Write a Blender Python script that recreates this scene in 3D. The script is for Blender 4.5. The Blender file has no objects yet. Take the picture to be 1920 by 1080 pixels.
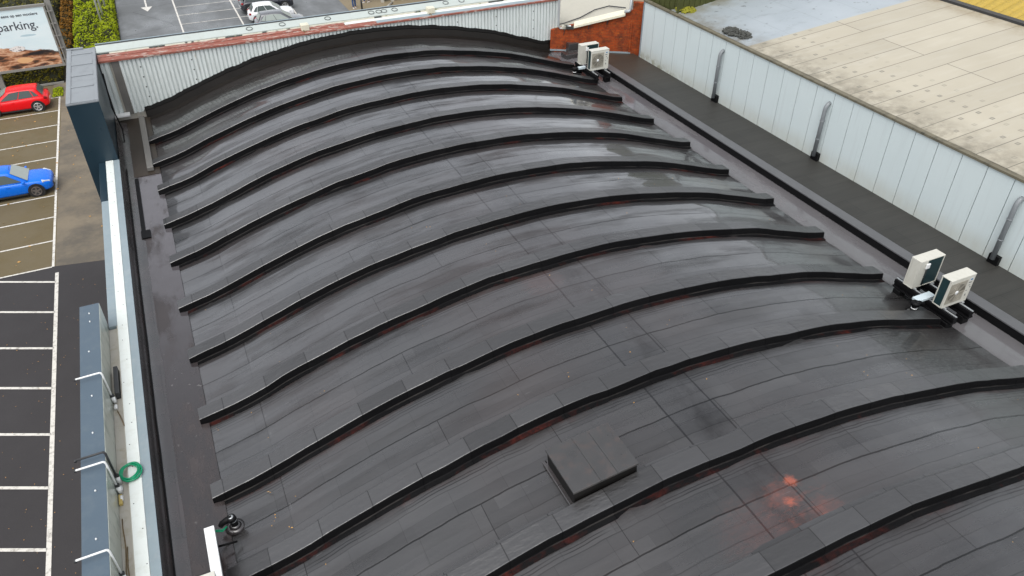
import bpy, bmesh, math, random
from mathutils import Vector, Matrix, noise as mnoise
random.seed(7)
sc = bpy.context.scene
col = sc.collection
R = math.radians
# ------------------------------------------------------------------ camera
CAMH = 13.0
PITCH, YAW, ROLL = 0.63328852, 0.43216674, -0.00180847
cp, sp, cy, sy, cr, sr = math.cos(PITCH), math.sin(PITCH), math.cos(YAW), math.sin(YAW), math.cos(ROLL), math.sin(ROLL)
fwd = Vector((sy*cp, cy*cp, -sp)); rt = Vector((cy, -sy, 0)); up = rt.cross(fwd)
r2 = cr*rt + sr*up; u2 = -sr*rt + cr*up
cam = bpy.data.cameras.new('camera'); cam.sensor_width = 36; cam.lens = 1430.35/1920*36; cam.clip_end = 2000
co = bpy.data.objects.new('camera', cam); col.objects.link(co)
M = Matrix.Identity(4)
for i in range(3):
    M[i][0] = r2[i]; M[i][1] = u2[i]; M[i][2] = -fwd[i]
M[2][3] = CAMH
co.matrix_world = M; sc.camera = co
# ------------------------------------------------------------------ sky, sun, exposure (overcast)
SUN_EL, SUN_AZ = R(62), R(222)          # azimuth clockwise from +y
w = bpy.data.worlds.new('World'); sc.world = w; w.use_nodes = True
nt = w.node_tree; bg = nt.nodes['Background']
sky = nt.nodes.new('ShaderNodeTexSky'); sky.sky_type = 'NISHITA'; sky.sun_disc = False
sky.sun_elevation = SUN_EL; sky.sun_rotation = SUN_AZ; sky.dust_density = 2.5; sky.air_density = 1.0; sky.ozone_density = 1.0
hs = nt.nodes.new('ShaderNodeHueSaturation'); hs.inputs['Saturation'].default_value = 0.22
nt.links.new(sky.outputs[0], hs.inputs['Color']); nt.links.new(hs.outputs[0], bg.inputs[0]); bg.inputs[1].default_value = 0.15
sl = bpy.data.lights.new('sun', 'SUN'); sl.energy = 1.0; sl.angle = R(60); sl.color = (1, .97, .93)
so = bpy.data.objects.new('sun', sl); col.objects.link(so)
sd = Vector((math.sin(SUN_AZ)*math.cos(SUN_EL), math.cos(SUN_AZ)*math.cos(SUN_EL), math.sin(SUN_EL)))
so.rotation_euler = sd.to_track_quat('Z', 'Y').to_euler()
sc.view_settings.view_transform = 'Standard'; sc.view_settings.look = 'None'
sc.view_settings.exposure = 0.7; sc.view_settings.gamma = 1; sc.view_settings.use_curve_mapping = False

# ------------------------------------------------------------------ node helper
class NB:
    def __init__(s, name):
        s.m = bpy.data.materials.new(name); s.m.use_nodes = True
        s.t = s.m.node_tree; s.b = s.t.nodes['Principled BSDF']
    def put(s, sock, v):
        if isinstance(v, bpy.types.NodeSocket): s.t.links.new(v, sock)
        elif isinstance(v, (tuple, list)) and len(v) == 3 and sock.type == 'RGBA': sock.default_value = (*v, 1)
        else: sock.default_value = v
    def n(s, typ, out=0, attrs=None, **ins):
        nd = s.t.nodes.new('ShaderNode'+typ)
        for k, v in (attrs or {}).items(): setattr(nd, k, v)
        for k, v in ins.items():
            key = int(k[1:]) if k[0] == 'i' and k[1:].isdigit() else k.replace('_', ' ')
            s.put(nd.inputs[key], v)
        return nd.outputs[out]
    def math(s, op, a, b=0.0, c=0.0, clamp=False): return s.n('Math', 0, {'operation': op, 'use_clamp': clamp}, i0=a, i1=b, i2=c)
    def coord(s, which='Object'): return s.n('TexCoord', which)
    def vmap(s, v, scale=(1,1,1), loc=(0,0,0), rot=(0,0,0)): return s.n('Mapping', 0, None, i0=v, i1=loc, i2=rot, i3=scale)
    def noise(s, v, scale=5, detail=4, rough=.55): return s.n('TexNoise', 0, None, Vector=v, Scale=scale, Detail=detail, Roughness=rough)
    def ramp(s, f, stops, interp='LINEAR'):
        nd = s.t.nodes.new('ShaderNodeValToRGB'); nd.color_ramp.interpolation = interp
        e = nd.color_ramp.elements
        while len(e) < len(stops): e.new(.5)
        for el, (p, c) in zip(e, stops):
            el.position = p; el.color = (c, c, c, 1) if isinstance(c, (int, float)) else (*c, 1)
        s.put(nd.inputs[0], f); return nd.outputs[0]
    def mix(s, f, a, b, mode='MIX'):
        nd = s.t.nodes.new('ShaderNodeMix'); nd.data_type = 'RGBA'; nd.blend_type = mode
        s.put(nd.inputs[0], f); s.put(nd.inputs[6], a); s.put(nd.inputs[7], b); return nd.outputs[2]
    def step(s, x, a, b): return s.n('MapRange', 0, {'interpolation_type': 'SMOOTHSTEP'}, i0=x, i1=a, i2=b, i3=0.0, i4=1.0)
    def line(s, x, c, wd): # 1 inside |x-c|<wd
        return s.math('LESS_THAN', s.math('ABSOLUTE', s.math('SUBTRACT', x, c)), wd)
    def bump(s, h, strength=.3, dist=.02):
        s.put(s.b.inputs['Normal'], s.n('Bump', 0, None, Strength=strength, Distance=dist, Height=h))
    def set(s, **k):
        names = {'base': 'Base Color', 'rough': 'Roughness', 'metal': 'Metallic', 'spec': 'Specular IOR Level', 'ior': 'IOR', 'coat': 'Coat Weight', 'coatr': 'Coat Roughness'}
        for a, v in k.items(): s.put(s.b.inputs[names[a]], v)
        return s.m

def simple(name, base, rough=.5, metal=0, var=.15, scale=3, bump=0, bscale=40, dirt=None, coat=0, spec=.5):
    n = NB(name); v = n.coord()
    f = n.noise(v, scale, 5)
    c = n.mix(f, tuple(x*(1-var) for x in base), tuple(min(1, x*(1+var)) for x in base))
    if dirt:
        g = n.ramp(n.noise(n.vmap(v, (1, 1, .35)), scale*2.3, 6, .65), [(.5, 0), (.72, 1)])
        c = n.mix(n.math('MULTIPLY', g, dirt[1]), c, dirt[0])
    rr = n.math('MULTIPLY_ADD', f, .16, max(0.03, rough-.08))
    if bump: n.bump(n.noise(v, bscale, 3), bump, .01)
    return n.set(base=c, rough=rr, metal=metal, coat=coat, spec=spec)

# --- wet bitumen membrane
def roof_mat(name, kind):
    n = NB(name)
    uv = n.coord('UV'); obj = n.coord('Object')
    sx = n.t.nodes.new('ShaderNodeSeparateXYZ'); n.put(sx.inputs[0], uv); u, v = sx.outputs[0], sx.outputs[1]
    so_ = n.t.nodes.new('ShaderNodeSeparateXYZ'); n.put(so_.inputs[0], obj); X, Y = so_.outputs[0], so_.outputs[1]
    wob = n.math('MULTIPLY', n.math('SUBTRACT', n.noise(obj, .9, 3), .5), .05)
    vw = n.math('ADD', v, wob)
    frac = n.math('FRACT', vw); bay = n.math('FLOOR', vw)
    comb = n.n('CombineXYZ', 0, None, i0=u, i1=vw, i2=0.0)
    comb3 = n.n('CombineXYZ', 0, None, i0=u, i1=v, i2=0.0)
    dark, mid = (.0145, .0138, .0136), (.046, .0448, .0448)
    big = n.noise(obj, .45, 4)
    streak = n.noise(n.vmap(comb3, (.22, 5.5, 1)), 1.0, 6, .62)
    c = n.mix(streak, dark, mid)
    if kind == 'shell':
        def brick(bw, rh, c1, c2, m, ms, off=.37, ph=0.0):
            return n.n('TexBrick', 0, {'offset': off, 'offset_frequency': 2, 'squash': 1.0}, Vector=n.vmap(comb, (1, 1, 1), (0, ph, 0)), Color1=(c1,)*3, Color2=(c2,)*3, Mortar=(m,)*3, Scale=1.0, Mortar_Size=ms, Mortar_Smooth=.15, Bias=0.0, Brick_Width=bw, Row_Height=rh)
        bA = brick(5.3, .5, .87, 1.11, .22, .0085, .37, -.08); bB = brick(1.04, .25, .93, 1.06, .72, .0056, .21, -.08); bC = brick(3.6, .125, .80, 1.17, .8, .004, .43, -.08)
        c = n.mix(1.0, c, bA, 'MULTIPLY'); c = n.mix(1.0, c, bB, 'MULTIPLY'); c = n.mix(1.0, c, bC, 'MULTIPLY')
        # roof seams: mid bay lap and the double lap at the foot of the next rib
        l = n.math('MULTIPLY', n.math('MAXIMUM', n.line(frac, .868, .0048), n.line(frac, .895, .0042)), n.ramp(n.noise(n.vmap(comb3, (.5, 1, 1)), 1.0, 2), [(.42, .15), (.55, 1)]))
        c = n.mix(n.math('MULTIPLY', l, .75), c, (.006, .006, .007))
        # ridge patch strip
        rid = n.math('MULTIPLY', n.step(u, 7.5, 7.56), n.math('SUBTRACT', 1.0, n.step(u, 8.5, 8.6)))
        c = n.mix(n.math('MULTIPLY', rid, .35), c, (.016, .0165, .018))
        smg = n.math('MULTIPLY', n.math('MULTIPLY', n.step(u, 7.6, 8.1), n.math('SUBTRACT', 1.0, n.step(u, 8.3, 9.0))), n.ramp(n.noise(n.vmap(obj, (1.3, .8, 1)), 1.1, 6, .66), [(.42, 0), (.72, 1)]))
        c = n.mix(n.math('MULTIPLY', smg, .5), c, (.012, .012, .013))
        c = n.mix(n.math('MULTIPLY', n.math('MAXIMUM', n.line(n.math('ADD', u, wob), 7.52, .02), n.line(n.math('ADD', u, wob), 8.56, .018)), .85), c, (.007, .007, .008))
        # eave joint strip with light welds
        wl = n.math('MULTIPLY', n.line(n.math('ADD', u, n.math('MULTIPLY', wob, .9)), .05, .016), n.ramp(n.noise(obj, 2.4, 2), [(.53, 0), (.58, 1)]))
        c = n.mix(n.math('MULTIPLY', wl, .3), c, (.12, .12, .125))
        dirt = n.math('MULTIPLY', n.step(frac, .82, .985), n.ramp(n.noise(n.vmap(comb3, (.6, 5, 1)), 1.6, 6, .7), [(.36, 0), (.62, 1)]))
        c = n.mix(n.math('MULTIPLY', dirt, .85), c, (.008, .0075, .0075))
        rm = n.math('MULTIPLY', n.step(frac, .86, .985), n.ramp(n.noise(n.vmap(comb, (.33, 3.1, 1)), 1.3, 5, .68), [(.50, 0), (.70, 1)]))
        # rust blooms and dust clouds with their own places
        def bloom(cx_, cy_, r, stops):
            d = n.n('VectorMath', 1, {'operation': 'DISTANCE'}, i0=n.n('CombineXYZ', 0, None, i0=X, i1=Y, i2=0.0), i1=(cx_, cy_, 0))
            d = n.math('DIVIDE', d, r)
            f = n.math('SUBTRACT', 1.0, d, clamp=True)
            return n.ramp(n.math('MULTIPLY', f, n.math('MULTIPLY', n.math('POWER', n.noise(n.vmap(obj, (1, 2.2, 1)), 7.5, 8, .78), 2.0), 4.2)), stops)
        def ragged(cx_, cy_, r):
            d = n.n('VectorMath', 1, {'operation': 'DISTANCE'}, i0=n.n('CombineXYZ', 0, None, i0=X, i1=Y, i2=0.0), i1=(cx_, cy_, 0))
            f = n.math('SUBTRACT', 1.0, n.math('DIVIDE', d, r), clamp=True)
            return n.math('MULTIPLY', n.math('POWER', f, .7), n.ramp(n.noise(n.vmap(obj, (1, 1.5, 1)), 4.2, 6, .62), [(.50, 0), (.78, 1)]))
        b1 = bloom(8.75, 5.35, .75, [(.3, 0), (.62, 1)]); b2 = bloom(8.25, 6.1, .55, [(.3, 0), (.65, 1)]); b3 = bloom(7.3, 14.0, .9, [(.3, 0), (.75, .6)])
        b4 = bloom(7.6, 5.5, 1.5, [(.25, 0), (.9, .5)]); b5 = n.math('MAXIMUM', n.math('MULTIPLY', ragged(8.4, 5.7, .9), .45), n.math('MAXIMUM', bloom(8.72, 5.30, .30, [(.3, 0), (.8, 1)]), n.math('MAXIMUM', bloom(8.98, 5.16, .22, [(.3, 0), (.8, 1)]), n.math('MAXIMUM', bloom(8.62, 6.32, .22, [(.3, 0), (.9, .8)]), bloom(8.3, 5.95, .2, [(.3, 0), (.9, .7)])))))
        hot = n.math('MAXIMUM', n.math('MAXIMUM', b1, b2), n.math('MAXIMUM', b3, b4))
        c = n.mix(n.math('MULTIPLY', hot, .38), c, (.16, .05, .036))
        c = n.mix(n.math('MULTIPLY', b5, .8), c, (.55, .12, .055))
        sm = bloom(15.7, 9.0, 2.4, [(.08, 0), (.75, .75)])
        c = n.mix(sm, c, (.010, .0105, .0095))
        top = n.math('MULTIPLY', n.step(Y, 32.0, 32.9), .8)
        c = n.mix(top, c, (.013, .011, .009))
        warm = n.ramp(n.noise(obj, .22, 3), [(.45, 0), (.75, 1)])
        c = n.mix(n.math('MULTIPLY', warm, .7), c, (.040, .029, .027))
        rm = n.math('MULTIPLY', rm, n.ramp(n.noise(obj, 9, 5, .7), [(.38, .1), (.6, 1)]))
        c = n.mix(n.math('MULTIPLY', rm, .65), c, (.085, .017, .011))
        # small pale scuffs
        sc_ = n.ramp(n.noise(n.vmap(comb3, (2.2, 70, 1)), 1.0, 2, .5), [(.735, 0), (.77, 1)])
        c = n.mix(n.math('MULTIPLY', sc_, .35), c, (.2, .2, .2))
        bh = n.math('ADD', n.math('MULTIPLY', n.noise(n.vmap(comb3, (1.2, 7, 1)), 1.0, 4), .8), n.math('ADD', n.math('MULTIPLY', bA, .5), n.math('MULTIPLY', bB, .35)))
        n.bump(bh, .34, .022)
        rough = n.math('MULTIPLY_ADD', n.ramp(streak, [(.3, 0), (.75, 1)]), .24, n.math('MULTIPLY_ADD', big, .22, .10))
        rough = n.math('ADD', rough, n.math('MULTIPLY', n.math('MAXIMUM', dirt, sm), .25))
        # film of rain water lying in streaks, coat raised in the far bays to brighten their sheen
        film = n.math('MULTIPLY', n.ramp(n.noise(n.vmap(comb3, (.30, 4.2, 1), (5, 2, 0)), 1.0, 6, .68), [(.37, 0), (.52, 1)]), n.math('MULTIPLY_ADD', n.step(Y, 8.0, 19.0), .82, .18))
        tone = n.n('RGBToBW', 0, None, Color=n.mix(1.0, n.mix(1.0, bA, bB, 'MULTIPLY'), bC, 'MULTIPLY'))
        tone = n.math('MULTIPLY', tone, n.math('SUBTRACT', 1.0, n.math('MULTIPLY', n.math('MAXIMUM', l, n.math('MAXIMUM', n.line(n.math('ADD', u, wob), 7.52, .02), n.line(n.math('ADD', u, wob), 8.56, .018))), .8)))
        tone = n.math('MULTIPLY_ADD', n.math('SUBTRACT', tone, 1.0), .68, 1.0, clamp=True)
        n.set(coat=n.math('MULTIPLY', film, n.math('MULTIPLY_ADD', tone, .6, .4)), coatr=.05)
        n.b.inputs['Coat IOR'].default_value = 1.95
        c = n.mix(n.math('MULTIPLY', film, .25), c, (.02, .02, .021))
        sp_ = n.math('MULTIPLY', n.math('MULTIPLY', tone, .80), 1.0)
        sp_ = n.math('MULTIPLY', sp_, n.math('SUBTRACT', 1.0, n.math('MULTIPLY', n.math('MAXIMUM', n.math('MAXIMUM', dirt, smg), n.math('MAXIMUM', sm, top)), .75)))
    elif kind == 'rib':
        pc = n.n('TexBrick', 0, {'offset': 0.0}, Vector=n.n('CombineXYZ', 0, None, i0=u, i1=.5, i2=0.0), Color1=(.8,)*3, Color2=(1.22,)*3, Mortar=(.5,)*3, Scale=1.0, Mortar_Size=.010, Mortar_Smooth=.1, Bias=0.0, Brick_Width=1.04, Row_Height=5.0)
        c = n.mix(1.0, c, pc, 'MULTIPLY')
        rm = n.math('MULTIPLY', n.math('LESS_THAN', v, .13), n.ramp(n.noise(n.vmap(obj, (.36, .4, .36)), 1.2, 5, .68), [(.53, 0), (.67, 1)]))
        c = n.mix(n.math('MULTIPLY', n.math('LESS_THAN', v, .36), .93), c, (.003, .003, .0035))  # front face and foot blackened in colour, standing in for missing sky reflection
        rm = n.math('MULTIPLY', rm, n.ramp(n.noise(obj, 7, 6, .75), [(.36, .08), (.62, 1)]))
        c = n.mix(n.math('MULTIPLY', rm, .75), c, (.085, .014, .009))
        face = n.math('MULTIPLY', n.math('GREATER_THAN', v, .13), n.math('LESS_THAN', v, .36))
        lip = n.line(v, .135, .012)
        c = n.mix(n.math('MULTIPLY', lip, n.math('MULTIPLY', n.ramp(n.noise(obj, 1.1, 4), [(.42, 0), (.7, 1)]), .5)), c, (.06, .055, .05))
        n.bump(n.noise(n.vmap(obj, (3, 8, 8)), 1.2, 5), .5, .03)
        rough = n.math('MULTIPLY_ADD', big, .22, .2)
        rough = n.math('ADD', rough, n.math('MULTIPLY', n.math('LESS_THAN', v, .36), .35))
        sp_ = n.math('MULTIPLY', n.n('RGBToBW', 0, None, Color=pc), n.math('MULTIPLY_ADD', n.math('LESS_THAN', v, .36), -.86, .92), clamp=True)
    else:  # plain membrane (gutters, upstands)
        sp_ = .9
        n.bump(n.noise(n.vmap(obj, (2, 1, 2)), 1.6, 4), .25, .02)
        rough = n.math('MULTIPLY_ADD', n.noise(obj, 1.3, 4), .3, .12)
        c = n.mix(n.ramp(n.noise(obj, .8, 5), [(.4, 0), (.7, 1)]), c, (.045, .036, .036))
        br = n.n('TexBrick', 0, {'offset': .3}, Vector=obj, Color1=(.85,)*3, Color2=(1.2,)*3, Mortar=(.4,)*3, Scale=1.0, Mortar_Size=.007, Mortar_Smooth=.1, Bias=0.0, Brick_Width=7.0, Row_Height=1.9)
        c = n.mix(1.0, c, br, 'MULTIPLY')
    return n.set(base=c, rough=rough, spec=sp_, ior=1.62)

MT = {}
MT['shell'] = roof_mat('wet_roof_membrane', 'shell')
MT['rib'] = roof_mat('wet_rib_membrane', 'rib')
MT['membrane'] = roof_mat('wet_flat_membrane', 'flat')
def puddle(name, a, b2, wetc):
    n = NB(name); v = n.coord()
    c = n.mix(n.noise(v, .9, 6, .62), a, b2)
    br = n.n('TexBrick', 0, {'offset': .5}, Vector=v, Color1=(.86,)*3, Color2=(1.14,)*3, Mortar=(.5,)*3, Scale=1.0, Mortar_Size=.007, Mortar_Smooth=.2, Bias=0.0, Brick_Width=2.0, Row_Height=2.6)
    c = n.mix(1.0, c, br, 'MULTIPLY')
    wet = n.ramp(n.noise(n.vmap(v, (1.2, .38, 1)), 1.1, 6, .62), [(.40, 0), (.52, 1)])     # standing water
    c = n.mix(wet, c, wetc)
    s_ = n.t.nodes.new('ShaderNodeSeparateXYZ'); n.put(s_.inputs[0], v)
    sky_sheen = n.math('MULTIPLY', n.math('MULTIPLY', n.step(s_.outputs[1], 13, 25), wet), n.math('MULTIPLY_ADD', n.noise(v, 1.5, 4), .5, .5))   # sky reflection on the far pool, painted in as a paler colour
    c = n.mix(sky_sheen, c, (.105, .098, .106))
    c = n.mix(n.ramp(n.noise(v, 7, 3), [(.70, 0), (.73, .4)]), c, (.2, .19, .185))
    n.bump(n.noise(v, 3, 3), .05, .02)
    return n.set(base=c, rough=n.math('MULTIPLY_ADD', wet, -.30, .36), spec=n.math('MULTIPLY_ADD', wet, .4, .6))
MT['wet_gutter'] = puddle('wet_grey_gutter_felt', (.085, .081, .084), (.15, .144, .149), (.118, .114, .118))
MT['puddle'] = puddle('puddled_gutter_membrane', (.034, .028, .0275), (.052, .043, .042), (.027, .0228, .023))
MT['lid'] = simple('wet_hatch_felt', (.038, .037, .0365), .3, var=.3, scale=2.5, dirt=((.085, .055, .045), .5), bump=.2, bscale=6, spec=1.0)
MT['upstand'] = simple('dark_wet_upstand', (.011, .009, .0075), .4, var=.4, scale=1.2, bump=.2, bscale=6, spec=.3)
MT['brown_wet'] = simple('dark_brown_membrane', (.032, .024, .017), .4, var=.45, scale=1.2, bump=.2, bscale=6)  # darker brown tone for the far stretch of the left gutter
MT['kerb_grey'] = simple('wet_grey_kerb_felt', (.095, .096, .10), .35, var=.2, scale=1.5, bump=.15, bscale=8)
MT['board_grey'] = simple('grey_weathered_board', (.13, .125, .115), .5, var=.25, scale=3)
MT['black'] = simple('black_rubber', (.005, .005, .0055), .5, var=.3, bump=.15, spec=.15)
MT['blackface'] = simple('black_upstand_felt', (.006, .0055, .005), .45, var=.4, scale=2, bump=.25, bscale=12, spec=.2)
MT['white_cap'] = simple('white_coated_coping', (.66, .70, .67), .35, var=.04, scale=2, dirt=((.42, .42, .34), .3))
MT['coping_white'] = simple('weathered_white_sheet', (.43, .475, .45), .45, var=.07, scale=1.5, dirt=((.36, .38, .33), .4))
MT['grey_cap'] = simple('blue_grey_coping', (.23, .285, .31), .4, var=.1, scale=2.5, dirt=((.3, .33, .34), .5))
MT['blue_grey'] = simple('blue_grey_cladding', (.075, .108, .14), .4, var=.06, scale=1.5, dirt=((.12, .15, .17), .35))
MT['navy'] = simple('dark_navy_cladding', (.010, .027, .040), .3, var=.1, scale=1.2)
MT['pylon_top'] = simple('pale_grey_sheet_metal', (.225, .245, .26), .42, var=.14, scale=1.3, dirt=((.14, .15, .16), .45))
MT['cream'] = simple('stained_cream_ledge', (.43, .41, .36), .6, var=.1, scale=2, dirt=((.25, .2, .1), .5), bump=.1)
MT['fascia_in'] = simple('weathered_fascia_back', (.42, .45, .40), .22, var=.14, scale=1.4, dirt=((.05, .11, .1), .55))
MT['white_metal'] = simple('white_painted_metal', (.75, .76, .75), .3, var=.04)
MT['ac_cream'] = simple('cream_casing_paint', (.54, .53, .47), .4, var=.04, dirt=((.4, .37, .29), .3))
MT['grille'] = simple('dusty_fan_grille', (.30, .28, .23), .5, var=.2, scale=6)
MT['coil'] = simple('dark_teal_coil_fins', (.010, .032, .036), .4, var=.25, scale=30)
MT['alu'] = simple('galvanised_steel', (.46, .48, .49), .35, metal=.55, var=.12, scale=4)
MT['pipe_grey'] = simple('grey_downpipe_metal', (.20, .215, .225), .35, var=.12, scale=4)
MT['duct_blue'] = simple('pale_blue_duct', (.52, .60, .63), .3, var=.06)
MT['green_hose'] = simple('green_garden_hose', (.001, .24, .11), .3, var=.12)
MT['brown_cable'] = simple('brown_old_cable', (.16, .11, .05), .6, var=.3)
MT['yellow_box'] = simple('yellowed_plastic', (.5, .38, .12), .45)
MT['rubber_dark'] = simple('dark_grey_casing', (.035, .036, .038), .5, var=.2)
MT['cream_metal'] = simple('cream_yellowed_board', (.66, .63, .50), .5, var=.08, dirt=((.4, .36, .25), .4))

def corrugated():
    n = NB('weathered_corrugated_sheet'); v = n.coord()
    c = n.mix(n.noise(v, .5, 3), (.56, .61, .60), (.70, .74, .72))
    st = n.ramp(n.noise(n.vmap(v, (6, 1, .6)), 1.5, 6, .7), [(.5, 0), (.75, 1)])
    c = n.mix(n.math('MULTIPLY', st, .45), c, (.3, .31, .28))
    rust = n.ramp(n.noise(n.vmap(v, (2.4, 1, .35)), 1.1, 5, .7), [(.68, 0), (.74, 1)])
    c = n.mix(n.math('MULTIPLY', rust, .7), c, (.33, .2, .06))
    # fixing screws in vertical rows
    s_ = n.t.nodes.new('ShaderNodeSeparateXYZ'); n.put(s_.inputs[0], v)
    fx = n.line(n.math('FRACT', n.math('DIVIDE', s_.outputs[0], 1.98)), .5, .012); fz = n.line(n.math('FRACT', n.math('DIVIDE', s_.outputs[2], .42)), .5, .06)
    c = n.mix(n.math('MULTIPLY', fx, fz), c, (.02, .02, .02))
    return n.set(base=c, rough=.42)
MT['corr'] = corrugated()
def redflash():
    n = NB('flaking_red_flashing'); v = n.coord()
    c = n.mix(n.noise(n.vmap(v, (1, 8, 8)), 2, 5), (.17, .05, .035), (.33, .115, .08))
    pk = n.ramp(n.noise(n.vmap(v, (1.1, 10, 6)), 2.2, 4, .6), [(.57, 0), (.62, 1)])
    c = n.mix(pk, c, (.48, .42, .37))
    c = n.mix(n.ramp(n.noise(n.vmap(v, (1, 3, 3), (9, 2, 1)), 4, 5, .7), [(.56, 0), (.68, .8)]), c, (.09, .05, .04))
    return n.set(base=c, rough=.55)
MT['red'] = redflash()
def dirtstrip():
    n = NB('dirty_mortar_strip'); v = n.coord()
    c = n.mix(n.noise(v, 6, 5), (.34, .32, .25), (.56, .54, .46))
    c = n.mix(n.ramp(n.noise(n.vmap(v, (1, .2, .2)), 1.4, 2), [(.56, 0), (.585, 1)], 'LINEAR'), c, (.03, .033, .03))
    c = n.mix(n.ramp(n.noise(n.vmap(v, (1, 1, 1)), 3.2, 3), [(.6, 0), (.66, 1)]), c, (.2, .21, .12))
    return n.set(base=c, rough=.8)
MT['dirt'] = dirtstrip()
def darkroof():
    n = NB('dark_mineral_felt'); v = n.coord()
    c = n.mix(n.noise(n.vmap(v, (.25, 3.2, 1)), 1.5, 6, .65), (.018, .018, .0165), (.048, .046, .041))
    br = n.n('TexBrick', 0, {'offset': .4}, Vector=v, Color1=(.9,)*3, Color2=(1.1,)*3, Mortar=(.5,)*3, Scale=1.0, Mortar_Size=.008, Mortar_Smooth=.2, Bias=0.0, Brick_Width=5.0, Row_Height=1.0)
    c = n.mix(1.0, c, br, 'MULTIPLY')
    s_ = n.t.nodes.new('ShaderNodeSeparateXYZ'); n.put(s_.inputs[0], v)
    far = n.math('MULTIPLY', n.step(s_.outputs[1], 27, 31.5), n.noise(v, .8, 5))
    c = n.mix(far, c, (.055, .032, .018))
    n.bump(n.noise(v, 30, 3), .2, .01)
    return n.set(base=c, rough=.55, spec=.4)
MT['darkroof'] = darkroof()
def whitepanel():
    n = NB('pale_wall_panel'); v = n.coord()
    c = n.mix(n.noise(v, .35, 3), (.555, .63, .635), (.62, .69, .69))
    s_ = n.t.nodes.new('ShaderNodeSeparateXYZ'); n.put(s_.inputs[0], v)
    low = n.math('MULTIPLY', n.math('SUBTRACT', 1.0, n.step(s_.outputs[2], -.1, .75)), n.noise(n.vmap(v, (1, 1.2, .5)), 1.5, 6, .7))
    c = n.mix(n.math('MULTIPLY', low, .9), c, (.45, .44, .36))
    moss = n.math('MULTIPLY', n.math('SUBTRACT', 1.0, n.step(s_.outputs[2], -.1, .3)), n.math('MULTIPLY', n.step(s_.outputs[1], 25, 31), n.ramp(n.noise(v, 3, 6, .7), [(.45, 0), (.6, 1)])))
    c = n.mix(n.math('MULTIPLY', moss, .8), c, (.2, .19, .1))
    st = n.ramp(n.noise(n.vmap(v, (1, 7, .3)), 1.2, 4), [(.55, 0), (.8, 1)])
    c = n.mix(n.math('MULTIPLY', st, .34), c, (.42, .46, .46))
    return n.set(base=c, rough=.4)
MT['wpanel'] = whitepanel()
def whroof():
    n = NB('weathered_pale_roofing'); v = n.coord()
    s_ = n.t.nodes.new('ShaderNodeSeparateXYZ'); n.put(s_.inputs[0], v); X, Y = s_.outputs[0], s_.outputs[1]
    c = n.mix(n.noise(v, .5, 5), (.36, .325, .25), (.46, .425, .34))
    c = n.mix(n.math('MULTIPLY', n.ramp(n.noise(n.vmap(v, (.4, 2.5, 1)), 1.2, 6, .65), [(.5, 0), (.8, 1)]), .35), c, (.50, .485, .42))
    br = n.n('TexBrick', 0, {'offset': .37, 'offset_frequency': 3}, Vector=n.vmap(v, (1, 1, 1), (0, .15, 0)), Color1=(.94,)*3, Color2=(1.05,)*3, Mortar=(.34,)*3, Scale=1.0, Mortar_Size=.017, Mortar_Smooth=.2, Bias=0.0, Brick_Width=13.0, Row_Height=1.02)
    c = n.mix(1.0, c, br, 'MULTIPLY')
    def cell(p, ph, wd):
        return n.line(n.math('FRACT', n.math('ADD', p, ph)), .5, wd)
    # square fixing patches, printed through the sheet near the eave
    px, py = n.math('DIVIDE', X, .78), n.math('DIVIDE', Y, .51)
    outer = n.math('MULTIPLY', cell(px, .1, .10), cell(py, .2, .13)); inner = n.math('MULTIPLY', cell(px, .1, .055), cell(py, .2, .075))
    ring = n.math('SUBTRACT', outer, n.math('MULTIPLY', inner, .55))
    keep = n.math('MULTIPLY', n.math('SUBTRACT', 1.0, n.step(n.math('ADD', X, n.math('MULTIPLY', n.noise(v, .4, 2), 2.0)), 24.6, 26.3)), n.ramp(n.n('TexWhiteNoise', 0, {'noise_dimensions': '2D'}, Vector=n.n('CombineXYZ', 0, None, i0=n.math('FLOOR', n.math('ADD', px, .1)), i1=n.math('FLOOR', n.math('ADD', py, .2)), i2=0.0)), [(.15, .15), (.8, 1)]))
    c = n.mix(n.math('MULTIPLY', n.math('MULTIPLY', ring, keep), .75), c, (.11, .11, .095))
    # cool wet bay at the far end
    cold = n.mix(n.noise(v, .8, 4), (.27, .31, .335), (.38, .42, .445))
    spots = n.math('MAXIMUM', n.ramp(n.noise(v, 2.6, 3), [(.64, 0), (.68, 1)]), n.ramp(n.noise(n.vmap(v, (.5, 1.4, 1)), 1.1, 6, .7), [(.56, 0), (.7, .6)]))
    cold = n.mix(n.math('MULTIPLY', spots, .7), cold, (.12, .13, .13))
    cold = n.mix(n.math('MULTIPLY', n.line(n.math('FRACT', n.math('DIVIDE', X, 2.05)), .5, .008), .4), cold, (.2, .22, .23))
    cm = n.step(Y, 23.74, 23.8)
    c = n.mix(cm, c, cold)
    # grime along the wall edge and the far gutter
    ed = n.math('MULTIPLY', n.math('SUBTRACT', 1.0, n.step(X, 21.5, 23.3)), n.ramp(n.noise(v, 1.5, 6, .7), [(.36, 0), (.62, 1)]))
    c = n.mix(n.math('MULTIPLY', ed, .75), c, (.15, .135, .10))
    e2 = n.math('MULTIPLY', n.step(X, 29.6, 30.9), n.ramp(n.noise(v, 1.1, 6, .7), [(.3, 0), (.6, 1)]))
    c = n.mix(n.math('MULTIPLY', e2, .8), c, (.27, .22, .14))
    e3 = n.math('MULTIPLY', n.step(Y, 27.6, 28.8), n.ramp(n.noise(v, 1.2, 5), [(.35, 0), (.6, 1)]))
    c = n.mix(n.math('MULTIPLY', e3, .8), c, (.2, .19, .14))
    n.bump(n.noise(v, 3, 4), .12, .02)
    return n.set(base=c, rough=n.math('MULTIPLY_ADD', cm, -.28, .6))
MT['whroof'] = whroof()
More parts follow.
